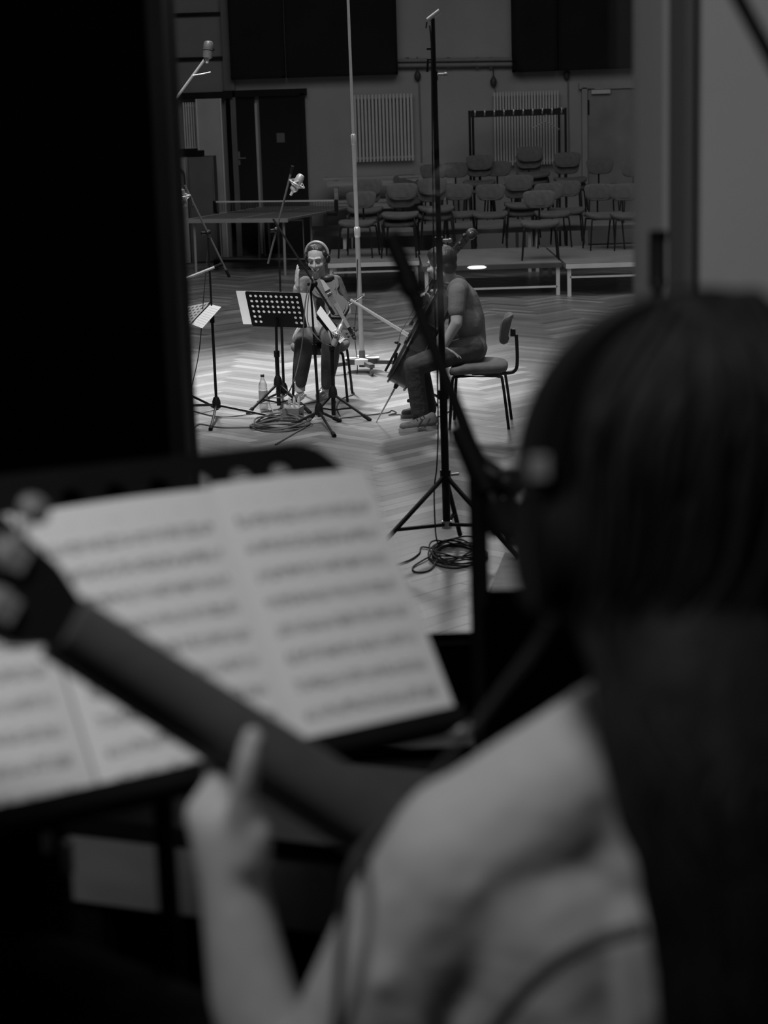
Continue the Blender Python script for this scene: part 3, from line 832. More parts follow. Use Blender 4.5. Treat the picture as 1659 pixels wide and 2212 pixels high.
def cable(label, pts, r=0.004, m='cable', n=10, name='cable', cat='cable'):
    return tag(MB().tube(bez(pts, n), r, 6).build(name, m), label, cat)

# --- stand at far left with spider-mounted microphone
b = F(469, 900)
mic_stand('black microphone stand at the left, boom slanting down to the right', b, P(449, 506, b.y), P(399, 400, b.y - .05), P(488, 583, b.y + .1),
          [F(600, 905), F(455, 930), F(385, 880)], m='black', boom_m='tube_dim', group='slim microphone stands')
ldc_mic('studio microphone hanging upside down against the dark window edge at left', P(391, 408, b.y - .05), P(400, 446, b.y - .05), 0.026)
cable('thin cable hanging from the left microphone stand to the floor', [P(449, 540, b.y), P(440, 640, b.y - .02), P(430, 760, b.y - .03), P(411, 850, b.y - .05), F(405, 895) + Z * .006], 0.004)
# --- second stand with bright large microphone
b = F(614, 868)
mic_stand('black microphone stand behind the perforated music stand, boom rising to the right', b, P(601, 498, b.y), P(579, 569, b.y + .05), P(628, 375, b.y - .1),
          [F(655, 880), F(560, 872), F(600, 850)], group='slim microphone stands', boom_m='tube_dim')
ldc_mic('bright nickel studio microphone tilted to the right in front of the dark door', P(632, 414, b.y - .1), P(652, 377, b.y - .1), 0.030)
# --- third stand, low, in front of the violinist
b = F(690, 915)
mic_stand('black microphone stand standing right in front of the violinist', b, P(671, 618, b.y), P(590, 473, b.y + .1), P(712, 664, b.y - .02),
          [F(733, 912), F(722, 944), F(628, 922)], group='slim microphone stands')
ldc_mic('grey microphone aimed at the violin below the slanting boom', P(738, 700, b.y + .02), P(720, 748, b.y), 0.022)
MBc = [P(737, 690, b.y), P(725, 676, b.y), P(708, 655, b.y)]
cable('pale cable looping from the violin microphone', [P(672, 605, b.y - .03), P(664, 690, b.y - .06), P(690, 735, b.y - .1), P(716, 748, b.y - .02)], 0.004, 'cable_grey')
cable('grey cable falling from the boom clutch down to the coil on the floor', [P(672, 612, b.y - .02), P(660, 650, b.y - .04), P(650, 760, b.y - .05), P(622, 850, b.y - .03), F(582, 885) + Z * .08, F(600, 912) + Z * .02], 0.0045, 'cable_grey')

# --- very tall boom with microphone, upper left; its foot is behind the window wall
b = V3((-2.05, 13.6, 0))
mic_stand('tall chrome microphone boom reaching in from the left near the ceiling', b, P(330, 285, 13.6), P(300, 322, 13.6), P(450, 118, 13.6),
          [b + V3((.4, -.1, 0)), b + V3((-.2, .4, 0)), b + V3((-.25, -.35, 0))], tr=0.016, m='tube_dim', boom_m='steel', boom_r=0.010, hub_h=0.2)
ldc_mic('studio microphone at the end of the tall boom in the upper left', P(448, 128, 13.58), P(451, 88, 13.58), 0.034, mount=False, metal='tube_dim')
cable('short pale rod hanging under the tall boom microphone', [P(417, 163, 13.55), P(436, 160, 13.55), P(455, 156, 13.55)], 0.006, 'steel', name='mount_rod', cat='rod')
# --- stand whose white boom end shows at the left
b = V3((-1.75, 13.1, 0))
mic_stand('microphone stand behind the window edge with a bright boom end at left', b, P(340, 625, 13.1), P(300, 641, 13.1), P(464, 577, 13.1),
          [b + V3((.15, .3, 0)), b + V3((-.3, .1, 0)), b + V3((-.05, -.35, 0))], boom_m='pale_edge', boom_r=0.009)

# --- tall chrome mast on a striped base
b = F(783, 802); b.z = 0
r = thing('tall_mast_stand', 'tall chrome microphone mast on a round striped base with castors', 'stand', b)
zt = 5.0; zj1 = P(768, 500, b.y).z; zj2 = P(757, 300, b.y).z
def mast_at(z): return V3((b.x + (z - 0.3) * -0.006, b.y, z))
MB().tube([mast_at(0.12), mast_at(zj1)], 0.021, 14).build('mast_section', 'steel', r)
MB().tube([mast_at(zj1), mast_at(zj2)], 0.017, 14).build('mast_section', 'chrome', r)
MB().tube([mast_at(zj2), mast_at(zt)], 0.012, 14).build('mast_section', 'chrome', r)
for z, rr in ((zj1, .027), (zj2, .022)): MB().lathe(mast_at(z - .05), Z, [(0, rr * .8), (.01, rr), (.08, rr), (.09, rr * .7)], 14).build('mast_clamp', 'chrome', r)
z1 = P(781, 757, b.y).z; z0 = P(782, 792, b.y).z
MB().lathe(mast_at(z0), Z, [(0, .029), (z1 - z0, .026), (z1 - z0 + .001, .018)], 16).build('weight_sleeve', 'cabinet', r)
n = 8
for k in range(n):
    a0 = 2 * PI * k / n + .35; pts = [(0.03, 0)] + [(0, 0)]
    ol = [(0.15 * math.cos(a0 + t * 2 * PI / n / 4), 0.15 * math.sin(a0 + t * 2 * PI / n / 4)) for t in range(5)]
    MB().prism(b, V3((1, 0, 0)), V3((0, 1, 0)), Z, [(0, 0)] + ol, 0.075, 0.12).build('base_segment', 'white_seg' if k % 2 else 'dark_seg', r)
for an in (-20, 215, 285):
    d = V3((math.cos(math.radians(an)), math.sin(math.radians(an)), 0)); 
    lg = MB().bar(b + d * .08 + Z * .085, b + d * .33 + Z * .085, .045, .03).build('base_leg', 'dark_seg', r)
    q = b + d * .31
    s = d.cross(Z)
    MB().lathe(q + Z * .035 - s * .012, s, [(0, .025), (.003, .033), (.021, .033), (.024, .025)], 14).build('castor', 'tube_dim', lg)
cable('thin cable running down beside the chrome mast to the floor', [P(772, 560, b.y - .03), P(770, 660, b.y - .05), P(766, 720, b.y - .05), P(772, 800, b.y - .06), F(757, 838) + Z * .006, F(765, 852) + Z * .005, F(740, 862) + Z * .005, F(728, 880) + Z * .005, F(735, 900) + Z * .005], 0.004)

# --- chrome boom pointing at the cello, its stand is hidden behind the cellist
b = F(925, 872)
mic_stand('microphone stand behind the cellist with a long chrome boom crossing the chrome mast', b, P(912, 742, b.y), P(757, 648, b.y - .1), P(930, 752, b.y),
          [b + V3((.12, .12, 0)), b + V3((-.14, .10, 0)), b + V3((.05, -.12, 0))], boom_m='chrome', boom_r=0.0115, tr=0.012)
r = thing('clip_microphone', 'slim black microphone on a thin rod beside the left edge of the cello', 'microphone', P(844, 812, 13.25))
MB().tube([P(844, 812, 13.25), P(857, 762, 13.25)], [.008, .011], 8).build('arm', 'black', r)
MB().tube([P(857, 762, 13.25), P(860, 728, 13.25)], .003, 6).build('rod', 'steel', r)
MB().sphere(P(857, 740, 13.25), (.018, .012, .010), nu=10, nv=6).build('knob', 'black', r)

# --- tall near tripod
b = F(967, 1178)
r = thing('tripod_stand', 'tall black tripod stand in front of the cellist, reaching above the chairs', 'stand', b)
def tp(py, dx=0): return P(935 + (py - 40) * 30.0 / 1090 + dx, py, b.y)
MB().tube([tp(1128), tp(845)], 0.0205, 14).build('pole_section', 'black', r)
MB().tube([tp(850), tp(520)], 0.0165, 14).build('pole_section', 'black', r)
MB().tube([tp(525), tp(160)], 0.0135, 14).build('pole_section', 'black', r)
MB().tube([tp(165), tp(40)], 0.010, 12).build('pole_section', 'black', r)
for py, rr in ((850, .026), (520, .021), (162, .017)):
    c = MB().tube([tp(py + 12), tp(py - 8)], rr, 12).build('clamp', 'black', r)
    MB().tube([tp(py), tp(py) + V3((.05, -.01, 0))], .008, 8).sphere(tp(py) + V3((.055, -.01, 0)), .012, nu=8, nv=6).build('clamp_knob', 'nickel', c)
for py in (105, 128):
    MB().tube([tp(py), tp(py) + V3((-.03, -.01, 0)), tp(py) + V3((-.035, -.01, -.06 if py == 128 else .0))], .007, 8).build('wing_screw', 'black', r)
hubp = tp(1027); shub = tp(1133)
for f in (F(786, 1224), F(994, 1160), F(1118, 1208)):
    f.z = 0.012; a = hubp + (f - hubp).normalized() * 0.05
    MB().tube([hubp + Z * .01, a, f], 0.0125, 10).build('leg', 'black', r)
    k = hubp.lerp(f, 0.62)
    MB().tube([shub, k], 0.010, 8).build('brace', 'black', r)
MB().tube([hubp - Z * .03, hubp + Z * .03], 0.028, 12).build('hub', 'black', r)
MB().tube([shub - Z * .02, shub + Z * .02], 0.026, 12).build('brace_collar', 'nickel', r)
MB().tube([hubp, hubp + V3((.07, -.02, .01))], .008, 8).build('locking_screw', 'nickel', r)
t = tp(38)
r2 = thing('microphone_clip', 'small bright clip on top of the tall black tripod', 'clip', t)
MB().tube([t + V3((-.025, 0, -.012)), t + V3((.035, 0, .03))], .012, 8).build('clip', 'chrome', r2)
MB().tube([t + V3((-.03, 0, -.02)), t + V3((-.035, 0, -.05))], .004, 6).build('clip_screw', 'black', r2)
y0 = b.y - .04
cable('black cable running down the tall tripod to the coil at its foot', [P(928, 55, y0), P(932, 110, y0), P(934, 300, y0), P(938, 600, y0), P(946, 880, y0), P(944, 1000, y0), P(938, 1060, y0), P(941, 1150, y0 - .05), F(948, 1186) + Z * .02], 0.0042)

def coil(label, px, py, rx, ry, turns, m, r, tails, squash=0.0):
    c = F(px, py); c.z = 0
    g = thing('cable_coil', label, 'cable', c)
    for k in range(turns):
        n = 40; a0 = random.uniform(0, 6.28); ex = 1 + random.uniform(-.16, .16); ey = 1 + random.uniform(-.2, .2)
        ox, oy = random.uniform(-.03, .03), random.uniform(-.03, .03)
        pts = [c + V3((ox + rx * ex * math.cos(2 * PI * i / n + a0), oy + ry * ey * math.sin(2 * PI * i / n + a0), r + 0.0065 * k * (0.6 + .4 * math.sin(2 * PI * i / n * 2 + k)))) for i in range(n)]
        MB().tube(pts, r, 6, closed=True).build('loop', m, g)
    for t in tails: MB().tube(bez(t, 8), r, 6).build('cable_tail', m, g)
    return g
coil('black cable coiled on the parquet at the foot of the tall tripod', 985, 1201, 0.115, 0.20, 9, 'cable', 0.0042,
     [[F(946, 1192) + Z * .01, F(912, 1184) + Z * .006, F(905, 1198) + Z * .005, F(880, 1214) + Z * .005, F(825, 1229) + Z * .005],
      [F(930, 1205) + Z * .01, F(893, 1226) + Z * .005, F(900, 1238) + Z * .005, F(930, 1232) + Z * .005, F(950, 1205) + Z * .02]])
coil('grey cable coiled on the floor before the perforated music stand', 603, 920, 0.20, 0.20, 9, 'cable_grey', 0.006,
     [[F(660, 925) + Z * .01, F(640, 935) + Z * .006, F(615, 950) + Z * .006, F(595, 962) + Z * .006], [F(560, 925) + Z * .01, F(480, 925) + Z * .006, F(430, 918) + Z * .006, F(415, 935) + Z * .006]])
cable('thin dark cable snaking over the floor from the small stand to the cellist', [F(735, 905) + Z * .005, F(780, 900) + Z * .005, F(835, 893) + Z * .005, F(846, 888) + Z * .005, F(856, 893) + Z * .005, F(840, 898) + Z * .005, F(870, 897) + Z * .005, F(940, 903) + Z * .005, F(985, 880) + Z * .005], 0.004)
cable('thin cable on the floor between the music stands', [F(420, 890) + Z * .005, F(480, 902) + Z * .005, F(560, 893) + Z * .005, F(625, 880) + Z * .005, F(690, 868) + Z * .005], 0.0035)

# --- junction box with plugs
b = F(634, 905); b.z = 0
r = thing('stage_box', 'grey metal junction box with plugs standing by the cable coil', 'junction box', b)
M = rot('Z', -12)
MB().box(b + Z * .045, (.125, .16, .09), M).build('housing', 'box_metal', r)
for i in range(3):
    q = b + M @ V3((-.02 + .03 * i, -.02 + .02 * i, .09)); MB().lathe(q, Z, [(0, .009), (.03, .009), (.032, .012), (.06, .010), (.075, .004)], 10).build('plug', 'chrome', r)
MB().lathe(b + M @ V3((.0625, -.04, .045)), M @ V3((1, 0, 0)), [(0, .018), (.012, .018), (.02, .012)], 12).build('side_socket', 'black', r)
# --- bottle
b = F(570, 884); b.z = 0
r = thing('water_bottle', 'clear plastic water bottle standing left of the perforated music stand', 'bottle', b)
MB().lathe(b, Z, [(0, .028), (.008, .034), (.06, .034), (.065, .031), (.07, .034), (.15, .034), (.155, .031), (.16, .034), (.19, .032), (.225, .018), (.24, .013), (.25, .013)], 18).build('bottle_body', 'plastic', r)
MB().lathe(b + Z * .25, Z, [(0, .015), (.018, .015), (.02, .012)], 14).build('cap', 'socket', r)
MB().lathe(b + Z * .075, Z, [(0, .0348), (.07, .0348)], 18).build('label_sleeve', 'whitepanel', r)

# ------------------------------------------------------------------ perforated music stands
def perforated(O, ex, ey, nz, w, h, cols, rows, ok, rh, m, t, name, material, parent, big=False):
    """sheet-metal desk with round holes, rounded corners of radius m, thickness t"""
    polys = []; holes = []; cw = (w - 2 * m) / cols; chh = (h - 2 * m) / rows; n = 12
    for i in range(cols):
        for j in range(rows):
            x0, y0 = m + i * cw, m + j * chh; x1, y1 = x0 + cw, y0 + chh
            if big and j == rows - 1 and i in (0, cols - 1): continue
            if not ok(i, j): polys.append([(x0, y0), (x1, y0), (x1, y1), (x0, y1)]); continue
            cx, cy = (x0 + x1) / 2, (y0 + y1) / 2
            cir = [(cx + rh * math.cos(2 * PI * k / n + PI / 4), cy + rh * math.sin(2 * PI * k / n + PI / 4)) for k in range(n)]
            sq = [(x1, y1), (x0, y1), (x0, y0), (x1, y0)]
            for q in range(4):
                arc = [cir[(q * 3 + k) % n] for k in range(4)]
                polys.append([sq[q]] + [sq[(q + 1) % 4]] + arc[::-1])
            holes.append(cir)
    bx, by = (m + cw, m + chh) if big else (m, m)
    polys += [[(m, 0), (w - m, 0), (w - m, m), (m, m)], [(bx, h - m), (w - bx, h - m), (w - bx, h), (bx, h)], [(0, m), (m, m), (m, h - by), (0, h - by)], [(w - m, m), (w, m), (w, h - by), (w - m, h - by)]]
    out = []
    for (cx, cy, a0, qx, qy) in ((w - m, m, -90, m, m), (w - bx, h - by, 0, bx, by), (bx, h - by, 90, bx, by), (m, m, 180, m, m)):
        arc = [(cx + qx * math.cos(math.radians(a0 + 90 * k / 8)), cy + qy * math.sin(math.radians(a0 + 90 * k / 8))) for k in range(9)]
        polys.append([(cx, cy)] + arc); out += arc
    mb = MB()
    for pl in polys:
        k = len(pl)
        mb.add([O + ex * x + ey * y + nz * (t / 2) for x, y in pl], [tuple(range(k))])
        mb.add([O + ex * x + ey * y - nz * (t / 2) for x, y in pl], [tuple(range(k - 1, -1, -1))])
    for lp in holes + [out]:
        k = len(lp)
        mb.add([O + ex * x + ey * y + nz * (s * t / 2) for s in (1, -1) for x, y in lp], [(i, (i + 1) % k, k + (i + 1) % k, k + i) for i in range(k)])
    return mb.build(name, material, parent, smooth=0)

def desk_frame(tl, tr, bl):
    ex = (tr - tl).normalized(); ey = (tl - bl); ey = (ey - ex * ey.dot(ex)).normalized()
    return ex, ey, ex.cross(ey).normalized()

# M1: perforated stand seen from behind, in front of the violinist
b = F(603, 884); b.z = 0
bl = P(545, 704, b.y - .04); br = P(664, 708, b.y - .18); tl = P(532, 629, b.y - .17)
r = thing('music_stand', 'black perforated music stand with its back turned, left of the violinist', 'music stand', b)
ex, ey, nz = desk_frame(tl, tl + (br - bl), bl)
w = (br - bl).length; h = (tl - bl).length
dk = perforated(bl, ex, ey, nz, w, h, 10, 6, lambda i, j: j >= 2 or i < 2 or i > 7, .0115, .018, .003, 'desk', 'black', r)
MB().box(bl + ex * w / 2 - nz * .03, (w * .96, .004, .06), M3((ex, ey, nz)).transposed()).build('lip', 'black', dk)
MB().tube([V3((b.x, b.y, .03)), V3((b.x, b.y, .42))], .016, 12).build('lower_column', 'black', r)
top = bl + ex * w * .47 + ey * .07 + nz * .012
MB().tube([V3((b.x, b.y, .42)), top + Z * -.05, top], .011, 10).build('upper_column', 'black', r)
MB().tube([V3((b.x, b.y, .40)), V3((b.x, b.y, .45))], .022, 12).build('height_clutch', 'rubber', r)
feet_stand(r, b, [F(537, 895), F(668, 893), F(610, 850)], .20, .010, 'black', brace=.05)
for dx, label in ((-.008, 'left'), (.5, 'right')): pass
pg = thing('sheet_music', 'wide open sheet music on the perforated stand before the violinist', 'sheet music', bl)
MB().grid(lambda u, v: bl + ex * (-.075 + (w * .5 + .07) * u) + ey * (.008 + h * .96 * v) - nz * (.008 + .004 * math.sin(u * 3)), 6, 4).build('left_page', 'paper_thin', pg)
MB().grid(lambda u, v: bl + ex * (w * .5 + (w * .5 + .085) * u) + ey * (.004 + h * .96 * v) - nz * (.008 + .004 * math.sin(u * 3)), 6, 4).build('right_page', 'paper_thin', pg)

# M2: small stand at the violinist's left with a bright sheet seen almost edge-on
b = F(721, 903); b.z = 0
r = thing('music_stand', 'black music stand right of the violinist, desk seen nearly edge-on', 'music stand', b)
A = P(684, 678, b.y + .02); B = P(693, 663, b.y + .14); Cc = P(745, 734, b.y + .14); D = P(735, 744, b.y + .02)
topc = P(717, 748, b.y)
MB().tube([V3((b.x, b.y, .02)), topc], .016, 12).build('column', 'black', r)
MB().tube([topc - Z * .03, topc + Z * .02], .022, 10).build('head_clamp', 'black', r)
feet_stand(r, b, [F(668, 910), F(797, 909), F(722, 872)], .18, .010, 'black', brace=.06)
n2 = (Cc - B).cross(A - B).normalized()
MB().grid(lambda u, v: A.lerp(D, u * .92 + .04).lerp(B.lerp(Cc, u * .92 + .04), v) + n2 * .012 + V3((0, .006, -.01)), 4, 3, .004).build('desk', 'black', r)
MB().tube([topc, (A + D) / 2 + V3((0, .02, -.01))], .009, 8).build('tilt_bracket', 'steel', r)
pg = thing('sheet_music', 'bright white sheet seen nearly edge-on beside the violin', 'sheet music', D)
MB().grid(lambda u, v: A.lerp(D, u).lerp(B.lerp(Cc, u), v) + V3((0, -.004, .008)), 6, 4, .0015).build('page', 'paper_plain', pg)

# M3: stand at the left edge
b = V3((F(432, 880).x - .06, 13.9, 0))
r = thing('music_stand', 'perforated music stand at the left window edge, desk turned aside', 'music stand', b)
tl = P(398, 664, 13.95); tr = P(455, 652, 13.75); bl = P(360, 708, 13.75)
ex, ey, nz = desk_frame(tl, tr, bl)
Wd, Hd_ = (tr - tl).length * 1.6, (tl - bl).length * 1.05
O3 = tr - ex * Wd - ey * Hd_
perforated(O3, ex, ey, nz, Wd, Hd_, 10, 6, lambda i, j: True, Wd / 10 * .26, .015, .003, 'desk', 'steel', r)
MB().tube([tr, P(415, 697, 13.62)], .006, 6).build('side_edge', 'black', r)
mid = O3 + ex * Wd * .4 + ey * Hd_ * .4
MB().tube([b + Z * .02, V3((b.x, b.y, mid.z - .1)), mid], .012, 10).build('column', 'black', r)
feet_stand(r, b, [b + V3((.2, .15, 0)), b + V3((-.2, .1, 0)), b + V3((0, -.2, 0))], .15, .009)
q = [P(455, 657, 13.72), P(478, 663, 13.72), P(437, 709, 13.58), P(413, 700, 13.58)]
pg = thing('sheet_music', 'pale sheet sticking out from the music stand at the left window edge', 'sheet music', q[3])
MB().grid(lambda u, v: q[3].lerp(q[2], u).lerp(q[0].lerp(q[1], u), v), 4, 4, .0015).build('page', 'music_far', pg)

# ================================================================== people helpers
def head_flesh(fl, c, R, nb=None, s=1.0, neck_r=0.05):
    g = lambda x, y, z: c + R @ V3((x * s, y * s, z * s))
    fl.ell(g(0, -.012, .02), (.074 * s, .094 * s, .092 * s), R)
    fl.ell(g(0, .028, -.042), (.057 * s, .060 * s, .066 * s), R)
    fl.ell(g(0, .062, -.092), (.024 * s, .020 * s, .018 * s), R)
    fl.cap(g(0, .086, .0), .008 * s, g(0, .106, -.036), .012 * s)
    for x in (-1, 1):
        fl.ell(g(x * .036, .062, -.036), (.024 * s, .022 * s, .022 * s), R)
        fl.ell(g(x * .077, -.006, -.02), (.010 * s, .020 * s, .031 * s), R)
        fl.cap(g(x * .012, .086, .018), .009 * s, g(x * .045, .072, .016), .009 * s)
        fl.ell(g(x * .016, .094, -.04), (.008 * s, .008 * s, .007 * s), R)
    fl.cap(g(-.02, .083, -.073), .008 * s, g(.02, .083, -.073), .008 * s)
    if nb is not None: fl.cap(g(0, -.02, -.06), neck_r * s, nb, neck_r * 1.08 * s)
    return g
def face_parts(g, root):
    for x in (-1, 1):
        MB().sphere(g(x * .032, .083, -.006), (.011, .005, .0045), nu=10, nv=6).build('eye', 'eye', root)
        MB().tube(bez([g(x * .014, .094, .016), g(x * .032, .091, .024), g(x * .052, .076, .016)], 4), .0028, 6).build('eyebrow', 'hair', root)
    MB().tube(bez([g(-.028, .082, -.066), g(-.012, .094, -.074), g(.012, .094, -.074), g(.028, .082, -.066)], 4), .0045, 6).build('mouth', 'lip', root)
def hand_flesh(fl, wrist, d, nrm, curl=(.3, .3, .3, .3), s=1.0, thumb=(.7, .6, .3), thumb_bend=.3, spread=.06):
    d = d.normalized(); nrm = (nrm - d * nrm.dot(d)).normalized(); t = d.cross(nrm).normalized()
    lens = (.068, .076, .070, .055)
    for i in range(4):
        off = (.030 - .020 * i) * s
        k0 = wrist + t * off * .55 + d * .012 * s; k1 = wrist + d * (.084 - .004 * abs(i - 1)) * s + t * off
        fl.cap(k0, .015 * s, k1, .0115 * s)
        p = k1; a = 0
        for j, fr in enumerate((.45, .31, .24)):
            a += curl[i] * (1.0, 1.3, .9)[j]
            dd = (d * math.cos(a) + nrm * math.sin(a) + t * spread * (1 - i * .66)).normalized()
            q = p + dd * lens[i] * fr * 1.05 * s
            fl.cap(p, (.0098 - .0008 * j) * s, q, (.0090 - .0009 * j) * s); p = q
    fl.ell(wrist + d * .045 * s, (.020 * s,) * 3)
    p = wrist + d * .018 * s + t * .022 * s
    td = (t * thumb[0] + d * thumb[1] + nrm * thumb[2]).normalized()
    q = p + td * .045 * s; fl.cap(p, .014 * s, q, .0115 * s)
    td2 = (td + d * thumb_bend).normalized(); q2 = q + td2 * .034 * s; fl.cap(q, .0112 * s, q2, .0100 * s)
    q3 = q2 + (td2 + d * thumb_bend * .5).normalized() * .026 * s; fl.cap(q2, .0100 * s, q3, .0085 * s)
def shoe(root, heel, toe, upper, sole='sole', tip=None, w=.043):
    heel = V3(heel); toe = V3(toe); heel.z = toe.z = 0; d = (toe - heel).normalized(); x = d.cross(Z)
    L = (toe - heel).length
    fl = Flesh(); fl.cap(heel + d * .035 + Z * .055, .036, heel + d * .04 + Z * .085, .034)
    fl.cap(heel + d * .05 + Z * .05, .036, heel + d * L * .62 + Z * .040, .038); fl.cap(heel + d * L * .6 + Z * .036, .036, heel + d * (L - .035) + Z * .033, .031)
    fl.cap(heel + d * .06 + Z * .08, .030, heel + d * L * .55 + Z * .05, .030)
    up = fl.build('shoe', upper, root, .006, 3)
    ol = []
    for k in range(20):
        a = 2 * PI * k / 20; ol.append((math.cos(a), math.sin(a)))
    MB().prism((heel + toe) / 2, d, x, Z, [(L / 2 * c * (1.02), w * s * (1 if c > -.2 else .86)) for c, s in ol], .0, .026).build('shoe_sole', sole, up, smooth=50)
    for k in range(4):
        q = heel + d * (L * (.36 + .09 * k)) + Z * (.095 - .007 * k)
        MB().tube([q - x * .026 - Z * .012, q + Z * .003, q + x * .026 - Z * .012], .0045, 6).build('lace', sole if upper != 'shoe' else 'darkstripe', up)
    return up

OUT = [(0, .05), (.008, .13), (.05, .225), (.12, .275), (.2, .293), (.28, .28), (.335, .248), (.355, .25), (.37, .225), (.40, .178), (.48, .157), (.56, .165), (.61, .192), (.635, .215), (.65, .208), (.70, .222), (.78, .236), (.86, .225), (.93, .18), (.98, .10), (1.0, .05)]
def outline(L, k=1.0, grow=0.0):
    a = [((hw * L) * k + grow, y * L) for y, hw in OUT]; a[0] = (a[0][0], a[0][1] - grow); a[-1] = (a[-1][0], a[-1][1] + grow)
    return a + [(-x, y) for x, y in reversed(a)]
def bowed(root, O, ey, ez, L, depth, varnish, board, s):
    """violin family body; O = bottom centre, ey towards the scroll, ez out of the top"""
    ey = ey.normalized(); ez = (ez - ey * ez.dot(ey)).normalized(); ex = ey.cross(ez).normalized()
    g = lambda x, y, z: O + ex * x + ey * y + ez * z
    MB().prism(O, ex, ey, ez, outline(L, .97), -depth / 2, depth / 2).build('ribs', varnish, root, smooth=35)
    tp_ = MB().prism(O, ex, ey, ez, outline(L, 1.0, .004 * s), depth / 2, depth / 2 + .006 * s).prism(O + ey * L * .02, ex, ey, ez, outline(L * .96, .82), depth / 2 + .005 * s, depth / 2 + .014 * s).build('top_plate', varnish, root, smooth=35)
    bk = MB().prism(O, ex, ey, ez, outline(L, 1.0, .004 * s), -depth / 2 - .006 * s, -depth / 2).prism(O + ey * L * .02, ex, ey, ez, outline(L * .96, .82), -depth / 2 - .013 * s, -depth / 2 - .005 * s).build('back_plate', varnish, root, smooth=35)
    for z in (depth / 2 + .003 * s, -depth / 2 - .003 * s):
        MB().tube([g(x, y, z) for x, y in outline(L, 1.0, .005 * s)], .0035 * s, 5, closed=True).build('edge_binding', varnish, tp_ if z > 0 else bk)
    zt = depth / 2 + .014 * s
    MB().prism(g(0, L * .72, zt), ex, ey, ez, [(-.018 * s, 0), (.018 * s, 0), (.011 * s, L * .28 + .13 * s), (-.011 * s, L * .28 + .13 * s)], .008 * s, .016 * s).build('fingerboard', board, root)
    MB().tube([g(0, L * .96, depth * .2), g(0, L + .06 * s, zt - .004 * s), g(0, L + .13 * s, zt)], [.016 * s, .011 * s, .010 * s], 10).build('neck', varnish, root)
    pb = MB().bar(g(0, L + .125 * s, zt), g(0, L + .20 * s, zt - .018 * s), .020 * s, .022 * s).build('pegbox', board if s < 2 else varnish, root)
    sp = [g(0, L + .205 * s + .018 * s * (1 - k / 20) * math.cos(-1.2 + k * .5), zt - .026 * s + .018 * s * (1 - k / 20) * math.sin(-1.2 + k * .5)) for k in range(20)]
    MB().tube(sp, [.008 * s] * 19 + [.006 * s], 8).sphere(g(0, L + .205 * s, zt - .026 * s), (.016 * s,) * 3, nu=10, nv=8).build('scroll', varnish, pb)
    for k in range(4):
        sd = 1 if k % 2 else -1; q = g(0, L + (.142 + .015 * k) * s, zt - .006 * s)
        MB().tube([q - ex * .012 * s * sd, q + ex * sd * .030 * s], .003 * s, 6).sphere(q + ex * sd * .036 * s, (.009 * s, .009 * s, .009 * s), nu=8, nv=6).build('tuning_peg', board, pb)
    br = MB().prism(g(0, L * .45, zt), ex, ez, ey, [(-.021 * s, 0), (.021 * s, 0), (.018 * s, .028 * s), (-.018 * s, .028 * s)], -.002 * s, .002 * s).build('bridge', 'pale_edge', root)
    MB().prism(g(0, L * .06, zt), ex, ey, ez, [(-.010 * s, 0), (.010 * s, 0), (.022 * s, L * .3), (-.022 * s, L * .3)], .010 * s, .018 * s).build('tailpiece', board, root)
    for k in range(4):
        x = (-.015 + .010 * k) * s
        MB().tube([g(x, L * .35, zt + .018 * s), g(x, L * .45, zt + .030 * s), g(x * .55, L + .13 * s, zt + .018 * s)], .0012 * s, 5).build('string', 'string', root)
    for sd in (-1, 1):
        MB().tube(bez([g(sd * .040 * s, L * .52, zt + .001), g(sd * .046 * s, L * .49, zt + .001), g(sd * .052 * s, L * .44, zt + .001), g(sd * .062 * s, L * .40, zt + .001), g(sd * .054 * s, L * .385, zt + .001)], 4), .0028 * s, 6).build('f_hole', 'ebony', tp_)
    return g, ex, ey, ez

# ================================================================== the violinist
YV = 14.38
def V(px, py, dy=0.0): return P(px, py, YV + dy)
pr = thing('person', 'seated violinist in headphones and dark top, one hand raised, smiling downwards', 'person', V3((V(690, 850).x, YV, 0)))
Rv = rot('Z', 180 - 14) @ rot('X', -16)
hc = V(685, 556, -.02)
nb = V(689, 600, .05)
fl = Flesh(); g = head_flesh(fl, hc, Rv, nb, 1.0, .046)
fl.cap(nb, .052, V(690, 640, .08), .08); fl.ell(V(692, 650, .08), (.10, .07, .13))
shR = V(660, 612, .06); shL = V(724, 610, .06)
fl.chain([(shR, .05), (V(640, 662, -.10), .037), (V(641, 622, -.26), .027)])
hand_flesh(fl, V(642, 620, -.27), V(642, 570, -.27) - V(643, 615, -.27), V3((1, .25, 0)), (.08, .06, .08, .10), 1.0, (.5, .8, .25))
fl.chain([(shL, .05), (V(744, 655, .0), .042), (V(748, 676, -.05), .040), (V(733, 690, -.22), .028)])
hand_flesh(fl, V(735, 692, -.22), V3((-.75, -.2, .35)), V3((.1, -.9, -.2)), (.5, .5, .6, .6), .95, (.3, .9, .2))
hipR = V(667, 712, .0); hipL = V(708, 712, .0)
fl.ell(V(688, 710, .05), (.16, .12, .10))
kR = V(656, 740, -.39); kL = V(716, 738, -.39)
aR = V(648, 842, -.30); aL = V(706, 840, -.30)
fl.chain([(hipR, .070), (kR, .046), (aR, .034)]); fl.chain([(hipL, .070), (kL, .046), (aL, .034)])
body = fl.build('body', 'skin', pr, .0055, 3)
face_parts(g, pr)
hr = Flesh(); hr.ell(g(0, -.026, .030), (.083, .092, .090), Rv); hr.ell(g(0, -.022, .066), (.074, .084, .052), Rv); hr.ell(g(0, -.115, .0), (.05, .05, .055), Rv); hr.ell(g(0, -.05, -.03), (.076, .055, .06), Rv)
for x in (-1, 1): hr.cap(g(x * .066, .02, .045), .020, g(x * .074, -.02, -.01), .018)
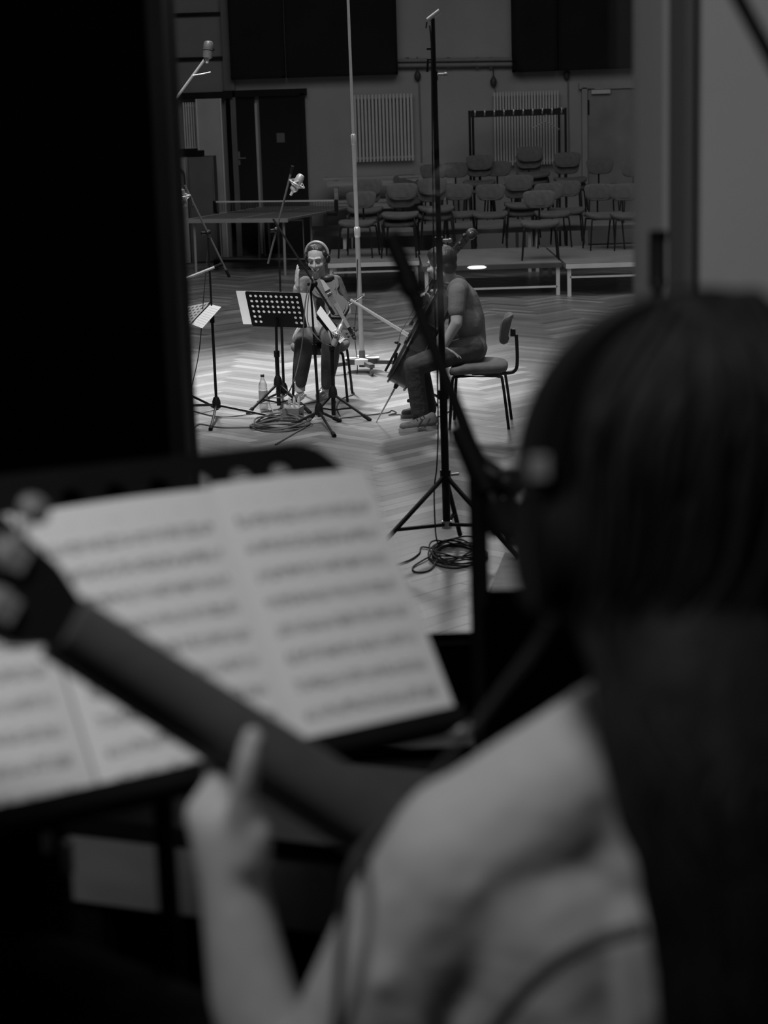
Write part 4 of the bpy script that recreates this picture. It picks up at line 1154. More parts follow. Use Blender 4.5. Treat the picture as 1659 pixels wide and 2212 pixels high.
hr.build('hair', 'hair', pr, .006, 3)
tp1 = Flesh(); tp1.chain([(V(690, 622, .07), .105), (V(691, 660, .07), .115), (V(690, 700, .05), .125)])
tp1.ell(V(690, 628, .06), (.155, .10, .09)); tp1.cap(shR, .058, V(644, 656, -.07), .050); tp1.cap(shL, .060, V(742, 652, .01), .054)
tp1.build('top', 'vtop', pr, .008, 4)
tu = Flesh(); tu.ell(V(688, 712, -.02), (.17, .16, .085)); tu.cap(V(661, 718, -.06), .08, V(654, 728, -.22), .072); tu.cap(V(712, 718, -.06), .08, V(716, 726, -.2), .070); tu.cap(V(650, 720, -.08), .05, V(643, 733, -.2), .045)
tu.build('tunic', 'tunic', pr, .008, 4)
tr_ = Flesh(); tr_.chain([(hipR, .086), (V(657, 740, -.40), .075), (V(652, 785, -.36), .068), (V(650, 826, -.32), .045)]); tr_.chain([(hipL, .086), (V(716, 738, -.40), .075), (V(712, 785, -.36), .068), (V(706, 830, -.32), .045)])
tr_.build('trousers', 'trousers', pr, .008, 4)
for q in (aR, aL): MB().tube([q + Z * .06, q - Z * .01], [.042, .040], 14).build('sock', 'sock', pr)
shoe(pr, F(652, 850), F(638, 866) + V3((0, -.06, 0)), 'silver_shoe'); shoe(pr, F(712, 852), F(687, 864) + V3((0, -.03, 0)), 'silver_shoe')
# her headphones
hp = thing('headphones', 'slim headphones with a pale band on the head of the violinist', 'headphones', hc)
MB().tube([g(.088 * math.cos(t), -.012, .028 + .094 * math.sin(t)) for t in [PI * k / 18 for k in range(19)]], .011, 8).build('headband', 'steel', hp)
for x in (-1, 1):
    c = MB().lathe(g(x * .074, -.008, -.015), Rv @ V3((x, 0, 0)), [(0, .032), (.004, .036), (.018, .034), (.024, .02)], 16).build('ear_cup', 'black', hp)
    MB().tube([g(x * .092, -.008, -.015), g(x * .09, -.012, .03)], .006, 6).build('yoke', 'chrome', c)
# her chair
c = copy_tree(chair0); c.location = V3((V(696, 800).x, YV + .06, 0)); c.rotation_euler = (0, 0, math.radians(-6)); tag(c, 'dark chair the violinist sits on beside the chrome mast', 'chair')
if 'group' in c: del c['group']
# violin and bow
Ov = V(694, 604, -.10)
vi = thing('violin', 'violin held downwards across the lap of the seated violinist, scroll low at right', 'violin', Ov)
gx, ex, ey, ez = bowed(vi, Ov, V(760, 720, -.36) - Ov, V3((-.12, -.86, .45)), .355, .034, 'violin', 'ebony', 1.0)
MB().sphere(gx(-.045, .03, .03), (.055, .035, .030), nu=14, nv=8).build('chin_rest', 'ebony', vi)
bw = thing('bow', 'violin bow held crosswise in the left hand of the violinist', 'bow', V(725, 674, -.26))
MB().tube([V(722, 675, -.27), V(788, 634, -.17)], .0035, 6).build('stick', 'cabinet', bw)
MB().tube([V(723, 678, -.27), V(787, 638, -.17)], .0018, 5).build('bow_hair', 'string', bw)
MB().box(V(785, 637, -.175), (.02, .008, .016)).build('frog', 'nickel', bw)

# ================================================================== the cellist
YC = 13.15
def K(px, py, dy=0.0): return P(px, py, YC + dy)
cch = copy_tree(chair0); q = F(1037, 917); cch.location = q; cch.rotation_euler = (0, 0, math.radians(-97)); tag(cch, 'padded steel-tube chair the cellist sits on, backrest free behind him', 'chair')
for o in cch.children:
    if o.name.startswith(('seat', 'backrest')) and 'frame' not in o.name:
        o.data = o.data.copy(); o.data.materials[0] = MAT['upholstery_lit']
pc = thing('person', 'seated cellist in grey polo shirt and jeans, seen from the side, head turned away', 'person', V3((q.x, YC, 0)))
Rc = rot('Z', 62) @ rot('X', -10)
hcc = K(952, 568)
nbc = K(972, 606, .02)
fl = Flesh(); g = head_flesh(fl, hcc, Rc, nbc, 1.02, .055)
fl.chain([(nbc, .055), (K(996, 655, .05), .085), (K(1005, 740, .05), .09)])
sn = K(988, 632, -.14); sf = K(980, 632, .25)
fl.chain([(sn, .052), (K(986, 698, -.22), .042), (K(956, 752, -.18), .030)])
hand_flesh(fl, K(957, 750, -.18), V3((.75, -.1, -.35)), V3((-.35, 0, -.9)), (.15, .12, .15, .2), 1.0, (.5, .7, .2))
fl.chain([(sf, .052), (K(945, 690, .22), .042), (K(930, 650, .02), .030)])
hand_flesh(fl, K(932, 655, .02), V3((-.5, -.3, .5)), V3((0, -.8, -.5)), (.5, .5, .5, .5), 1.0)
fl.chain([(K(1012, 750, -.08), .08), (K(895, 790, -.22), .058), (K(912, 898, -.16), .04)])
fl.chain([(K(1012, 750, .15), .08), (K(905, 788, .28), .058), (K(925, 880, .26), .04)])
fl.build('body', 'skin', pc, .0065, 3)
face_parts(g, pc)
hr = Flesh(); hr.ell(g(0, -.024, .028), (.090, .104, .097), Rc); hr.ell(g(0, -.002, .066), (.080, .090, .054), Rc); hr.ell(g(0, -.06, -.03), (.078, .05, .06), Rc)
for x in (-1, 1): hr.cap(g(x * .072, .015, .03), .018, g(x * .076, .0, -.015), .014)
hr.build('hair', 'hair', pc, .006, 3)
po = Flesh(); po.chain([(K(1012, 738, .05), .128), (K(1010, 690, .05), .125), (K(999, 650, .05), .12), (K(984, 622, .05), .095)])
po.ell(K(1006, 700, .05), (.125, .19, .15)); po.cap(sn, .066, K(986, 672, -.19), .060); po.cap(sf, .066, K(965, 672, .25), .06); po.cap(K(990, 624, -.06), .078, K(986, 624, .18), .078)
po.cap(K(1018, 752, -.02), .115, K(1018, 752, .12), .115)
po.build('polo_shirt', 'polo', pc, .008, 4)
MB().tube([nbc + Rc @ V3((.058 * math.cos(t), .058 * math.sin(t), -.012 + .012 * math.sin(t))) for t in [2 * PI * k / 16 for k in range(16)]], .012, 6, closed=True).build('collar', 'polo', pc)
je = Flesh(); je.chain([(K(1016, 752, -.08), .098), (K(950, 772, -.17), .085), (K(893, 790, -.22), .070), (K(900, 840, -.20), .064), (K(908, 895, -.17), .064)])
je.chain([(K(1016, 752, .15), .098), (K(905, 788, .28), .072), (K(918, 840, .27), .062), (K(926, 884, .26), .06)])
je.ell(K(1020, 752, .03), (.11, .17, .085)); je.build('jeans', 'jeans', pc, .008, 4)
shn = shoe(pc, F(945, 925), F(862, 933), 'shoe'); shoe(pc, F(935, 897), F(866, 903), 'shoe')
hs = F(905, 930)
for k in (0, 1): MB().bar(V3((hs.x - .01 + .05 * k, hs.y - .045, .03)), V3((hs.x + .03 + .05 * k, hs.y - .03, .085)), .022, .004).build('side_stripe', 'darkstripe', shn)
# cello
Oc = K(857, 831, .0)
ce = thing('cello', 'dark cello leaning on the cellist, side view, its scroll showing behind his head', 'cello', Oc)
eyc = K(990, 582, .12) - Oc
gx, ex, ey, ez = bowed(ce, Oc, eyc, V3((-.87, .06, .49)), .755, .118, 'cello', 'ebony', 2.12)
e0 = gx(0, -.005, 0); e1 = F(813, 912)
ep = MB().tube([e0, e1], [.008, .004], 8).build('endpin', 'steel', ce)
MB().tube([gx(0, .0, 0), gx(0, -.03, 0)], [.018, .012], 10).build('endpin_collar', 'ebony', ce)
bw = thing('bow', 'dark cello bow slanting in front of the chest of the cellist', 'bow', K(883, 702, .05))
MB().tube([K(883, 703, .02), K(945, 618, .08)], .006, 6).build('stick', 'ebony', bw)
MB().tube([K(885, 706, .02), K(946, 622, .08)], .003, 5).build('bow_hair', 'cable_grey', bw)
MB().box(K(890, 698, .025), (.02, .014, .03), rot('Y', 35)).build('frog', 'ebony', bw)

# ================================================================== THE BOOTH: structure
BF = 0.85
Y1, Y2 = 2.7, 3.2
XR = P(1378, 600, Y2).x; XL = P(408, 700, Y2).x
ZS = P(950, 1367, Y2).z
struct('floor_booth', MB().box((-0.2, 0.65, BF - 0.05), (3.6, 4.4, 0.1)), 'carpet')
struct('ceiling_booth', MB().box((-0.2, 0.65, 3.5), (3.6, 4.4, 0.1)), 'ceiling')
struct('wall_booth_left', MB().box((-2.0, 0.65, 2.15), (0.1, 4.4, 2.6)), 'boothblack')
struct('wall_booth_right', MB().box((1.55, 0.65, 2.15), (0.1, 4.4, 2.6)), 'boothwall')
struct('wall_booth_rear', MB().box((-0.2, -1.5, 2.15), (3.6, 0.1, 2.6)), 'boothwall')
# window wall
xl2 = P(352, 600, 2.84).x
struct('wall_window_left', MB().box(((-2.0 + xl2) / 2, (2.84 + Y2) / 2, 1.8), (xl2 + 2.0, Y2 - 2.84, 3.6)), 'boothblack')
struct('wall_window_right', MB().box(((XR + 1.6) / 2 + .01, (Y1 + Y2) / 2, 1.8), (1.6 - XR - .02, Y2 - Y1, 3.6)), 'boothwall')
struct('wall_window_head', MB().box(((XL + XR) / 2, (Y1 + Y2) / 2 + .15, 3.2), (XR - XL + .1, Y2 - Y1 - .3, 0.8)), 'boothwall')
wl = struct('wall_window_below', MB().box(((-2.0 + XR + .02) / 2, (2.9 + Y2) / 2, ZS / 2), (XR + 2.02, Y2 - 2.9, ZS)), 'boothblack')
lz = P(900, 1582, 2.85).z
MB().box((-.55, 2.84, lz), (2.3, .07, .02)).build('ledge', 'boothpanel', wl)
MB().box((-.55, 2.865, lz - .17), (2.3, .05, .30)).build('lower_panel', 'boothlow', wl)
struct('wall_front', MB().box((-5.6, 3.35, 3.75), (7.2, .3, 7.7)).box((5.85, 3.35, 3.75), (8.5, .3, 7.7)).box((-.2, 3.35, 5.6), (3.7, .3, 4.1)), 'wall')
# reveal linings and frame strips
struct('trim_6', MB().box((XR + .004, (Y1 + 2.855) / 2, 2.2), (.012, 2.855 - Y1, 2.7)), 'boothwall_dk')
struct('trim_7', MB().box((XR + .000, (2.865 + Y2) / 2, 2.2), (.016, Y2 - 2.865, 2.7)), 'boothwall')
xa = P(392, 600, 3.12).x
struct('trim_8', MB().box((xl2 + .012, 2.86, 2.2), (.024, .10, 2.7)), 'boothframe')
struct('trim_9', MB().box(((xl2 + XL) / 2, 3.16, 2.2), (XL - xl2 + .012, .06, 2.7)), 'boothframe')
struct('trim_10', MB().box((XL - .006, 3.10, 2.2), (.016, .05, 2.7)), 'boothwall_dk')
wg = struct('window_1', MB().box(((XL + XR) / 2, 3.13, ZS - .01), (XR - XL, .06, .02)), 'boothframe')
MB().box(((XL + XR) / 2, 3.135, (ZS + 2.8) / 2), (XR - XL, .008, 2.8 - ZS)).build('pane', 'glass', wg, smooth=0)

# ================================================================== booth furniture
# low bench under the window
A = P(140, 1786, 2.50); B = P(790, 1852, 2.34); B.z = A.z = (A.z + B.z) / 2
d = (B - A).normalized(); nn = V3((-d.y, d.x, 0)); M = M3((d, nn, Z)).transposed(); L = (B - A).length
bn = thing('low_bench', 'low grey wooden bench in the shade under the music stand', 'bench', V3(((A.x + B.x) / 2, (A.y + B.y) / 2, BF)))
MB().box((A + B) / 2 + nn * .13 + Z * .012, (L + .04, .30, .024), M).build('bench_top', 'boothframe', bn)
MB().box((A + B) / 2 - Z * .055, (L, .025, .11), M).build('front_board', 'boothpanel', bn)
for t in (.05, .95):
    for k in (.02, .25):
        q = A.lerp(B, t) + nn * k; MB().box((q.x, q.y, (q.z + BF) / 2), (.05, .04, q.z - BF), M).build('leg', 'boothframe', bn)

# ------------------------------------------------------------------ near music stand, fitted plane
O = V3((-.2763, 1.6425, 1.6547)); ex = V3((.819, .573, -.037)).normalized(); ey = V3((-.310, .496, .811)); ey = (ey - ex * ey.dot(ex)).normalized(); nz = ex.cross(ey)
ms = thing('music_stand', 'near black perforated music stand in the booth holding open scores', 'music stand', V3((-.20, 1.76, BF)))
dx0, dw, dh = -.16, .57, .357
dk = perforated(O + ex * dx0 - nz * .006, ex, ey, nz, dw, dh, 11, 6, lambda i, j: True, .0130, .008, .003, 'desk', 'black', ms, big=True)
M = M3((ex, ey, nz)).transposed()
MB().box(O + ex * (dx0 + dw / 2 + .004) - ey * .004 + nz * .018, (dw * .985, .004, .046), M).box(O + ex * (dx0 + dw / 2 + .004) + ey * .004 + nz * .041, (dw * .985, .018, .003), M).build('lip', 'black', dk)
MB().box(O + ex * .13 + ey * .12 - nz * .022, (.10, .16, .028), M).build('desk_bracket', 'black', ms)
jt = O + ex * .115 + ey * .09 - nz * .04
cx, cy = jt.x - .005, jt.y + .0
MB().tube([V3((cx, cy, 1.30)), V3((cx, cy, jt.z))], .011, 14).build('upper_column', 'black', ms)
MB().tube([V3((cx, cy, BF + .04)), V3((cx, cy, 1.32))], .0145, 14).build('lower_column', 'black', ms)
MB().tube([V3((cx, cy, 1.29)), V3((cx, cy, 1.35))], .020, 14).build('height_clutch', 'rubber', ms)
for an in (30, 150, 270):
    f = V3((cx + .26 * math.cos(math.radians(an)), cy + .26 * math.sin(math.radians(an)), BF + .012))
    MB().tube([V3((cx, cy, BF + .22)), f], .010, 8).build('leg', 'black', ms)
sc = thing('sheet_music', 'open scores with printed staves spread across the near music stand', 'sheet music', O)
def page(x0, x1, y0, y1, bulge, lift0, lift1, name='page'):
    return MB().grid(lambda u, v: O + ex * (x0 + (x1 - x0) * u) + ey * (y0 + (y1 - y0) * v) + nz * (.004 + lift0 * (1 - u) + lift1 * u + bulge * math.sin(PI * u) ** .8), 16, 8, .0012).build(name, 'music', sc)
page(-.215, .002, .004, .310, .006, .004, .001)
page(.004, .226, .004, .307, .006, .001, .008)
page(.226, .428, -.004, .311, .004, .008, .000)

# ------------------------------------------------------------------ second slim stand at far left
q = P(118, 1800, 1.95)
st = thing('clamp_stand', 'dark upright stand with small metal clamps left of the music stand column', 'stand', V3((q.x, q.y, BF)))
MB().tube([V3((q.x, q.y, BF)), V3((q.x, q.y, q.z + .03))], .016, 12).build('column', 'black', st)
MB().lathe(V3((q.x, q.y, BF)), Z, [(0, .13), (.012, .13), (.02, .02)], 20).build('base_plate', 'black', st)
for (px, py, hh) in ((102, 1818, .022), (146, 1850, .036)):
    w_ = P(px, py, 1.93); MB().box(w_, (.012, .012, hh)).build('clamp', 'nickel', st)

# ------------------------------------------------------------------ booth microphone stand in the middle, boom up to the left
y0 = 2.62
jn = P(1030, 1005, y0)
st = thing('microphone_stand', 'blurred black microphone stand in the booth, boom rising to the left', 'microphone stand', V3((jn.x, y0, BF)))
MB().tube([V3((jn.x + .004, y0, BF + .03)), jn], .0145, 14).build('column', 'black', st)
MB().lathe(V3((jn.x + .004, y0, BF)), Z, [(0, .13), (.012, .13), (.025, .03), (.05, .016)], 24).build('round_base', 'black', st)
MB().tube([P(1045, 1030, y0), P(868, 575, y0 + .05)], .0105, 10).build('boom', 'black', st)
MB().tube([P(1052, 1055, y0 - .01), P(988, 920, y0)], [.021, .0155], 12).build('boom_clutch', 'black', st)
MB().tube([jn, P(1092, 1040, y0 - .02)], [.019, .015], 10).sphere(P(1095, 1042, y0 - .02), .022, nu=12, nv=8).build('swivel_knob', 'black', st)
MB().tube([P(1045, 1030, y0), P(1108, 1180, y0 - .04)], [.015, .011], 10).build('boom_tail', 'black', st)
MB().tube([P(1072, 1085, y0 - .02), P(1098, 1150, y0 - .035)], .027, 14).build('counterweight', 'rubber', st)
mc = thing('pencil_microphone', 'blurred slim black microphone at the upper end of the booth boom', 'microphone', P(872, 590, y0 + .05))
MB().tube([P(905, 660, y0 + .04), P(845, 510, y0 + .05)], [.0125, .0135], 12).build('body', 'black', mc)
MB().tube([P(852, 527, y0 + .05), P(843, 504, y0 + .05)], [.0145, .0115], 12).build('capsule', 'blackmatte', mc)
MB().tube([P(893, 632, y0 + .04), P(876, 588, y0 + .05)], .0165, 10).build('clip', 'rubber', mc)
# upright microphone behind the head
y0 = 2.4
a = P(1420, 640, y0); t = P(1422, 500, y0)
st = thing('microphone_stand', 'slim black upright microphone stand mostly hidden by the head of the bassist', 'microphone stand', V3((a.x, y0, BF)))
MB().tube([V3((a.x, y0, BF + .02)), a + Z * -.01], .0085, 12).build('column', 'black', st)
MB().lathe(V3((a.x, y0, BF)), Z, [(0, .11), (.012, .11), (.025, .03), (.04, .012)], 24).build('round_base', 'black', st)
mc = thing('pencil_microphone', 'blurred black pencil microphone standing upright above the head of the bassist', 'microphone', a)
MB().lathe(a - Z * .012, Z, [(0, .008), (.02, .008), (.03, .013), (.035, .0112), ((t - a).length + .002, .0112), ((t - a).length + .012, .009)], 16).build('body', 'black', mc)
MB().tube([t - Z * .012, t + Z * .001], .0117, 14).build('capsule', 'blackmatte', mc)
# boom crossing the top right corner
y0 = 1.75
a = P(1560, -70, y0); c = P(1760, 300, y0)
st = thing('microphone_stand', 'blurred black boom cutting across the upper right corner', 'microphone stand', V3((c.x + .02, y0, BF)))
MB().tube([a, c], .007, 10).build('boom', 'black', st)
MB().tube([V3((c.x, y0, BF + .02)), c], .011, 12).build('column', 'black', st)
MB().lathe(V3((c.x, y0, BF)), Z, [(0, .12), (.012, .12), (.025, .02)], 24).build('round_base', 'black', st)

# ================================================================== the bass guitar
N = P(150, 1345, 1.42); E = P(850, 1795, 1.50)
ax = (E - N).normalized(); bk = V3((-.1, -.72, .70)); bk = (bk - ax * bk.dot(ax)).normalized(); sd = ax.cross(bk).normalized()
if sd.z < 0: sd = -sd
bg = thing('bass_guitar', 'electric bass held by the person in front, back of its neck towards us', 'bass guitar', E + ax * .3)
LN = (E - N).length + .10
def sect(w, t, n=14): return [(w / 2 * math.cos(PI * k / n), t * math.sin(PI * k / n) ** .8) for k in range(n + 1)]
mb = MB(); vs = []; K_ = 10; n = 15
for i in range(K_ + 1):
    s_ = i / K_; w = .046 + .012 * s_
    for x, y in sect(w, .021): vs.append(N + ax * LN * s_ + sd * x + bk * y)
fs = [(i * n + k, i * n + k + 1, (i + 1) * n + k + 1, (i + 1) * n + k) for i in range(K_) for k in range(n - 1)] + [(i * n + n - 1, i * n, (i + 1) * n, (i + 1) * n + n - 1) for i in range(K_)]
fs += [tuple(range(n)), tuple(K_ * n + k for k in range(n - 1, -1, -1))]
mb.add(vs, fs); mb.build('neck', 'bassneck', bg, smooth=60)
MB().prism(N, ax, sd, bk, [(0, -.024), (LN, -.029), (LN, .029), (0, .024)], -.012, -.0005).build('shade_gap', 'ebony', bg)  # dark strip standing in for the shadow between neck and fingerboard
fb = MB().prism(N, ax, sd, bk, [(0, -.026), (LN + .1, -.031), (LN + .1, .031), (0, .026)], -.030, -.012).build('fingerboard', 'fretboard', bg)
for k in range(4):
    x = -.014 + .0095 * k; MB().tube([N + sd * x - bk * .026, N + ax * (LN + .35) + sd * x * 1.5 - bk * .032], .0012, 5).build('string', 'string', bg)
for k in range(12):
    q = N + ax * (LN * (1 - .5 ** ((k + 1) / 7))); MB().bar(q - sd * .021 - bk * .0225, q + sd * .021 - bk * .0225, .002, .0015).build('fret', 'nickel', fb)
hs = MB().prism(N, ax, sd, bk, [(.0, -.020), (.0, .020), (-.03, .034), (-.10, .046), (-.20, .04), (-.23, .01), (-.20, -.03), (-.07, -.045), (-.03, -.04)], -.012, .004).build('headstock', 'bassbody', bg)
for k, (u, v) in enumerate(((-.072, .018), (-.060, -.022), (-.135, .022), (-.13, -.014))):
    q = N + ax * u + sd * v + bk * .004
    t = MB().lathe(q, bk, [(0, .014), (.008, .014), (.012, .006)], 14).box(q + bk * .005, (.03, .022, .008), M3((ax, sd, bk)).transposed()).build('tuner', 'tuner', hs)
    s2 = 1 if v > 0 else -1; e = q + sd * s2 * .034
    MB().tube([q + bk * .005, e + bk * .005], .0035, 8).build('tuner_shaft', 'tuner', t)
    MB().sphere(e + sd * s2 * .008 + bk * .005, (.014, .012, .008), M3((ax, sd, bk)).transposed(), 12, 8).build('tuner_knob', 'tuner', t)
BO = N + ax * LN
bo_ = [(.0, .028), (-.03, .06), (-.07, .10), (-.02, .14), (.06, .135), (.12, .11), (.18, .115), (.26, .15), (.34, .15), (.40, .10), (.42, .0), (.40, -.10), (.34, -.15), (.26, -.16), (.18, -.13), (.12, -.115), (.06, -.12), (.0, -.11), (.02, -.06), (.0, -.028)]
MB().prism(BO + ax * .02, ax, sd, bk, bo_, -.035, .008).build('body', 'bassbody', bg, smooth=50)

# ================================================================== the bassist
YB = 1.25
def B_(px, py, Y=YB): return P(px, py, Y)
pb = thing('person', 'long-haired bassist in a pale T-shirt seen from behind, very close and blurred', 'person', V3((B_(1500, 1800).x, 1.35, BF)))
Rb = rot('Z', 14) @ rot('X', -8)
hcb = B_(1485, 1045, 1.25)
nbb = B_(1440, 1560, 1.28)
fl = Flesh(); g = head_flesh(fl, hcb, Rb, nbb, 1.02, .056)
sl = B_(1015, 1850, 1.31); sr = B_(1960, 1860, 1.27)
fl.chain([(nbb, .06), (B_(1480, 1900, 1.33), .12), (B_(1480, 2500, 1.35), .12)])
elb = P(640, 2470, 1.40); wr = P(505, 1930, 1.415)
fl.chain([(sl, .055), (elb, .042), (P(545, 2150, 1.41), .037), (wr, .0285)])
hd = (P(480, 1760, 1.415) - wr)
# the fretting hand: palm below the neck, thumb pressed on its back, fingers round the front
pk = P(485, 1790, 1.425)
fl.cap(wr, .028, pk, .030); fl.ell(P(490, 1830, 1.42), (.030, .022, .042))
fl.cap(P(535, 1850, 1.405), .020, P(548, 1800, 1.40), .016)
fl.chain([(P(530, 1800, 1.405), .0175), (P(523, 1715, 1.392), .0115), (P(533, 1650, 1.388), .0108), (P(546, 1590, 1.39), .0092)])
base_k = [P(425, 1760, 1.43), P(432, 1750, 1.452), P(442, 1745, 1.474), P(455, 1745, 1.495)]
for i, kn in enumerate(base_k):
    nk = N + ax * ((kn - N).dot(ax) + .004)
    p1 = nk - sd * .040 - bk * (.020 + .003 * i); p2 = nk - sd * .018 - bk * .047; p3 = nk + sd * .006 - bk * .036
    fl.cap(P(480, 1810, 1.42 + .006 * i), .018, kn, .0125)
    fl.chain([(kn, .0118), (p1, .0098), (p2, .0090), (p3, .0078)])
# right arm and legs
fl.chain([(sr, .055), (P(2150, 2500, 1.35), .042), (P(1700, 2500, 1.50), .032), (P(1450, 2450, 1.56), .028)])
hipc = V3((.21, 1.33, BF + .52))
lk = V3((-.37, 1.80, BF + .52)); rk = V3((.42, 1.82, BF + .50)); la = V3((-.36, 1.86, BF + .09)); ra = V3((.44, 1.88, BF + .09))
fl.chain([(hipc + V3((-.09, 0, 0)), .085), (lk, .058), (la, .04)]); fl.chain([(hipc + V3((.09, 0, 0)), .085), (rk, .058), (ra, .04)])
fl.build('body', 'skin_f', pb, .006, 4)
face_parts(g, pb)
te = Flesh()
te.chain([(B_(1345, 1615, 1.29), .055), (B_(1180, 1735, 1.30), .060), (B_(1015, 1855, 1.31), .064)]); te.chain([(B_(1600, 1650, 1.28), .055), (sr, .066)])
te.cap(B_(1440, 1590, 1.28), .060, B_(1460, 1800, 1.30), .085)
te.chain([(sl, .065), (P(890, 2060, 1.325), .066), (P(800, 2250, 1.345), .067), (P(745, 2360, 1.36), .066)])
te.chain([(sr, .066), (P(2080, 2300, 1.32), .068)])
te.chain([(B_(1200, 1930, 1.33), .10), (B_(1230, 2300, 1.34), .105), (B_(1260, 2900, 1.36), .11)])
te.chain([(B_(1760, 1930, 1.32), .10), (B_(1740, 2300, 1.34), .105), (B_(1720, 2900, 1.36), .11)])
te.chain([(B_(1480, 1900, 1.31), .10), (B_(1480, 2900, 1.36), .12)])
# folds
for (a_, c_, r_) in (((1040, 1900), (820, 2130), .010), ((960, 1980), (1380, 1860), .008), ((1000, 2060), (1200, 2000), .008), ((900, 1990), (905, 2240), .009), ((1080, 2100), (1000, 2260), .010)):
    te.cap(P(a_[0], a_[1], 1.264), r_, P(c_[0], c_[1], 1.270), r_)
te.build('t_shirt', 'tee', pb, .008, 5)
jb = Flesh(); jb.ell(hipc + V3((0, .05, -.03)), (.17, .11, .10)); jb.chain([(hipc + V3((-.09, 0, 0)), .10), (lk, .078), (la, .06)]); jb.chain([(hipc + V3((.09, 0, 0)), .10), (rk, .078), (ra, .06)])
jb.build('trousers', 'boothjeans', pb, .012, 4)
for q in (la, ra):
    f2 = Flesh(); f2.cap(q + V3((0, -.02, -.05)), .042, q + V3((0, .16, -.055)), .034); f2.build('shoe', 'darkstripe', pb, .008, 3)
# long hair: one mass with strands over it
hr = Flesh(); hr.ell(g(0, -.028, .030), (.090, .100, .096), Rb)
HL = [(1500, 1150, 1.215, .088), (1500, 1330, 1.20, .080), (1520, 1500, 1.155, .068), (1545, 1680, 1.125, .062), (1580, 1900, 1.11, .060), (1615, 2120, 1.10, .060), (1630, 2400, 1.10, .056)]
hr.chain([(P(a, b_, c_), r_) for a, b_, c_, r_ in HL])
hr.cap(P(1430, 1440, 1.18), .050, P(1400, 1540, 1.16), .038); hr.cap(P(1400, 1540, 1.16), .038, P(1440, 1760, 1.12), .034)
for x in (-1, 1): hr.cap(g(x * .074, -.012, .04), .022, g(x * .074, -.02, -.03), .022)
hair = hr.build('hair', 'hair_b', pb, .008, 4)
m = MB()
for k in range(70):
    an = random.uniform(-1.25, 1.25); ph = random.uniform(0, 6.28); pts = []
    for (a, b_, c_, r_) in HL:
        ctr = P(a, b_, c_); rr = r_ * (1.0 + .04 * math.sin(ph + b_ * .01)); an2 = an + .22 * math.sin(ph + b_ * .016)
        pts.append(ctr + V3((rr * math.sin(an2), -rr * math.cos(an2), 0)))
    m.tube(bez([g(random.uniform(-.03, .03), -.06, .125)] + [g(.088 * math.sin(an), -.028 - .095 * math.cos(an), .06)] + pts, 4), .0035, 5)
st_ = m.build('hair_strands', 'hair_b', pb); st_['kind'] = 'stuff'
# stool
sg = thing('stool', 'round padded stool under the seated bassist', 'stool', V3((hipc.x, hipc.y - .02, BF)))
MB().lathe(V3((hipc.x, hipc.y - .02, BF + .34)), Z, [(0, .15), (.01, .18), (.05, .185), (.065, .17), (.07, .1)], 28).build('seat', 'upholstery', sg)
for an in (45, 135, 225, 315):
    c_, s_ = math.cos(math.radians(an)), math.sin(math.radians(an)); q = V3((hipc.x, hipc.y - .02, BF))
    MB().tube([q + V3((.12 * c_, .12 * s_, .345)), q + V3((.2 * c_, .2 * s_, 0))], .012, 8).build('leg', 'black', sg)
# headphones, cord and the strap across the back
hp = thing('headphones', 'big black headphones on the head of the near bassist', 'headphones', hcb)
arc = [PI * k / 28 for k in range(29)]
def band(rx, rz, yo): return [g(rx * math.cos(t), yo, .005 + rz * math.sin(t)) for t in arc]
hb = MB()
o1, o2, i1, i2 = band(.121, .126, -.034), band(.121, .126, .010), band(.100, .104, -.034), band(.100, .104, .010)
vs = o1 + o2 + i1 + i2; n = 29; fs = []
for k in range(n - 1):
    fs += [(k, k + 1, n + k + 1, n + k), (2 * n + k + 1, 2 * n + k, 3 * n + k, 3 * n + k + 1), (k + 1, k, 2 * n + k, 2 * n + k + 1), (n + k, n + k + 1, 3 * n + k + 1, 3 * n + k)]
fs += [(0, n, 3 * n, 2 * n), (n - 1, 3 * n - 1, 4 * n - 1, 2 * n - 1)]
hb.add(vs, fs).build('headband', 'rubber', hp, smooth=50)
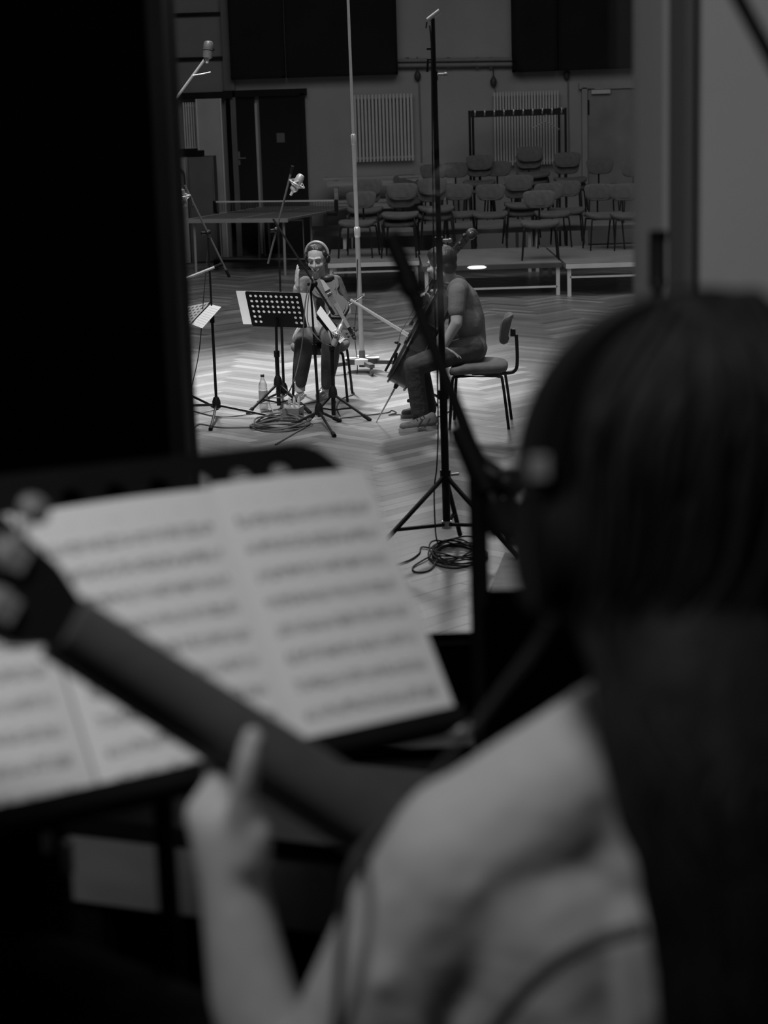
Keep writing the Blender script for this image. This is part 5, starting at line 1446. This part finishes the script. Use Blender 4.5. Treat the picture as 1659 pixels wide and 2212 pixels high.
for x in (-1, 1):
    c = MB().lathe(g(x * .074, -.004, -.035), Rb @ V3((x, 0, 0)), [(0, .040), (.008, .050), (.022, .052), (.030, .046), (.044, .042), (.048, .03)], 28).build('ear_cup', 'blackmatte', hp)
    MB().tube(bez([g(x * .112, -.03, .02), g(x * .120, -.028, -.02), g(x * .116, -.02, -.07)], 6), .006, 8).build('yoke', 'black', c)
    MB().box(g(x * .117, -.036, .022), (.012, .006, .014)).build('adjuster', 'nickel', c)
cable('headphone cord of the bassist running down over the left shoulder', [B_(1192, 1325, 1.24), P(1150, 1405, 1.31), P(1085, 1490, 1.39), P(1000, 1600, 1.43), P(900, 1720, 1.44), P(800, 1815, 1.36), P(768, 1860, 1.28), P(750, 1930, 1.262), P(740, 2030, 1.262), P(732, 2130, 1.27), P(720, 2290, 1.28)], .0036, 'cord', name='headphone_cord')
cable('dark guitar strap cord curving across the back of the pale T-shirt', [P(1040, 2270, 1.215), P(1110, 2170, 1.205), P(1200, 2085, 1.20), P(1290, 2035, 1.195), P(1390, 2005, 1.19)], .0055, 'cable', name='strap_cord', cat='strap')
MB().sphere(B_(1192, 1315, 1.235), (.007, .006, .009), nu=10, nv=8).build('cord_plug', 'tuner', hp)

# black box in the booth, right of the stand post
q = P(1075, 1303, 2.62)
bx_ = thing('equipment_box', 'black box standing in the booth right of the blurred stand post', 'box', V3((q.x + .12, 2.66, BF)))
MB().box((q.x + .115, 2.64, (BF + q.z) / 2), (.27, .10, q.z - BF), rot('Z', -3)).build('housing', 'boothblack', bx_)
MB().tube([(q.x + .08, 2.60, q.z + .0), (q.x + .09, 2.60, q.z + .012), (q.x + .19, 2.60, q.z + .010), (q.x + .20, 2.60, q.z - .002)], .006, 8).build('carry_handle', 'rubber', bx_)
# grey cloth on the hall floor
C4 = [F(1040, 1325), F(1090, 1195), F(1260, 1185), F(1260, 1345)]
cl = MB().grid(lambda u, v: C4[0].lerp(C4[3], u).lerp(C4[1].lerp(C4[2], u), v) + Z * (.006 + .004 * math.sin(9 * u + 4 * v)), 16, 12, .004)
tag(cl.build('grey_cloth', 'boothpanel'), 'grey cloth lying on the hall floor beyond the stand post', 'cloth')
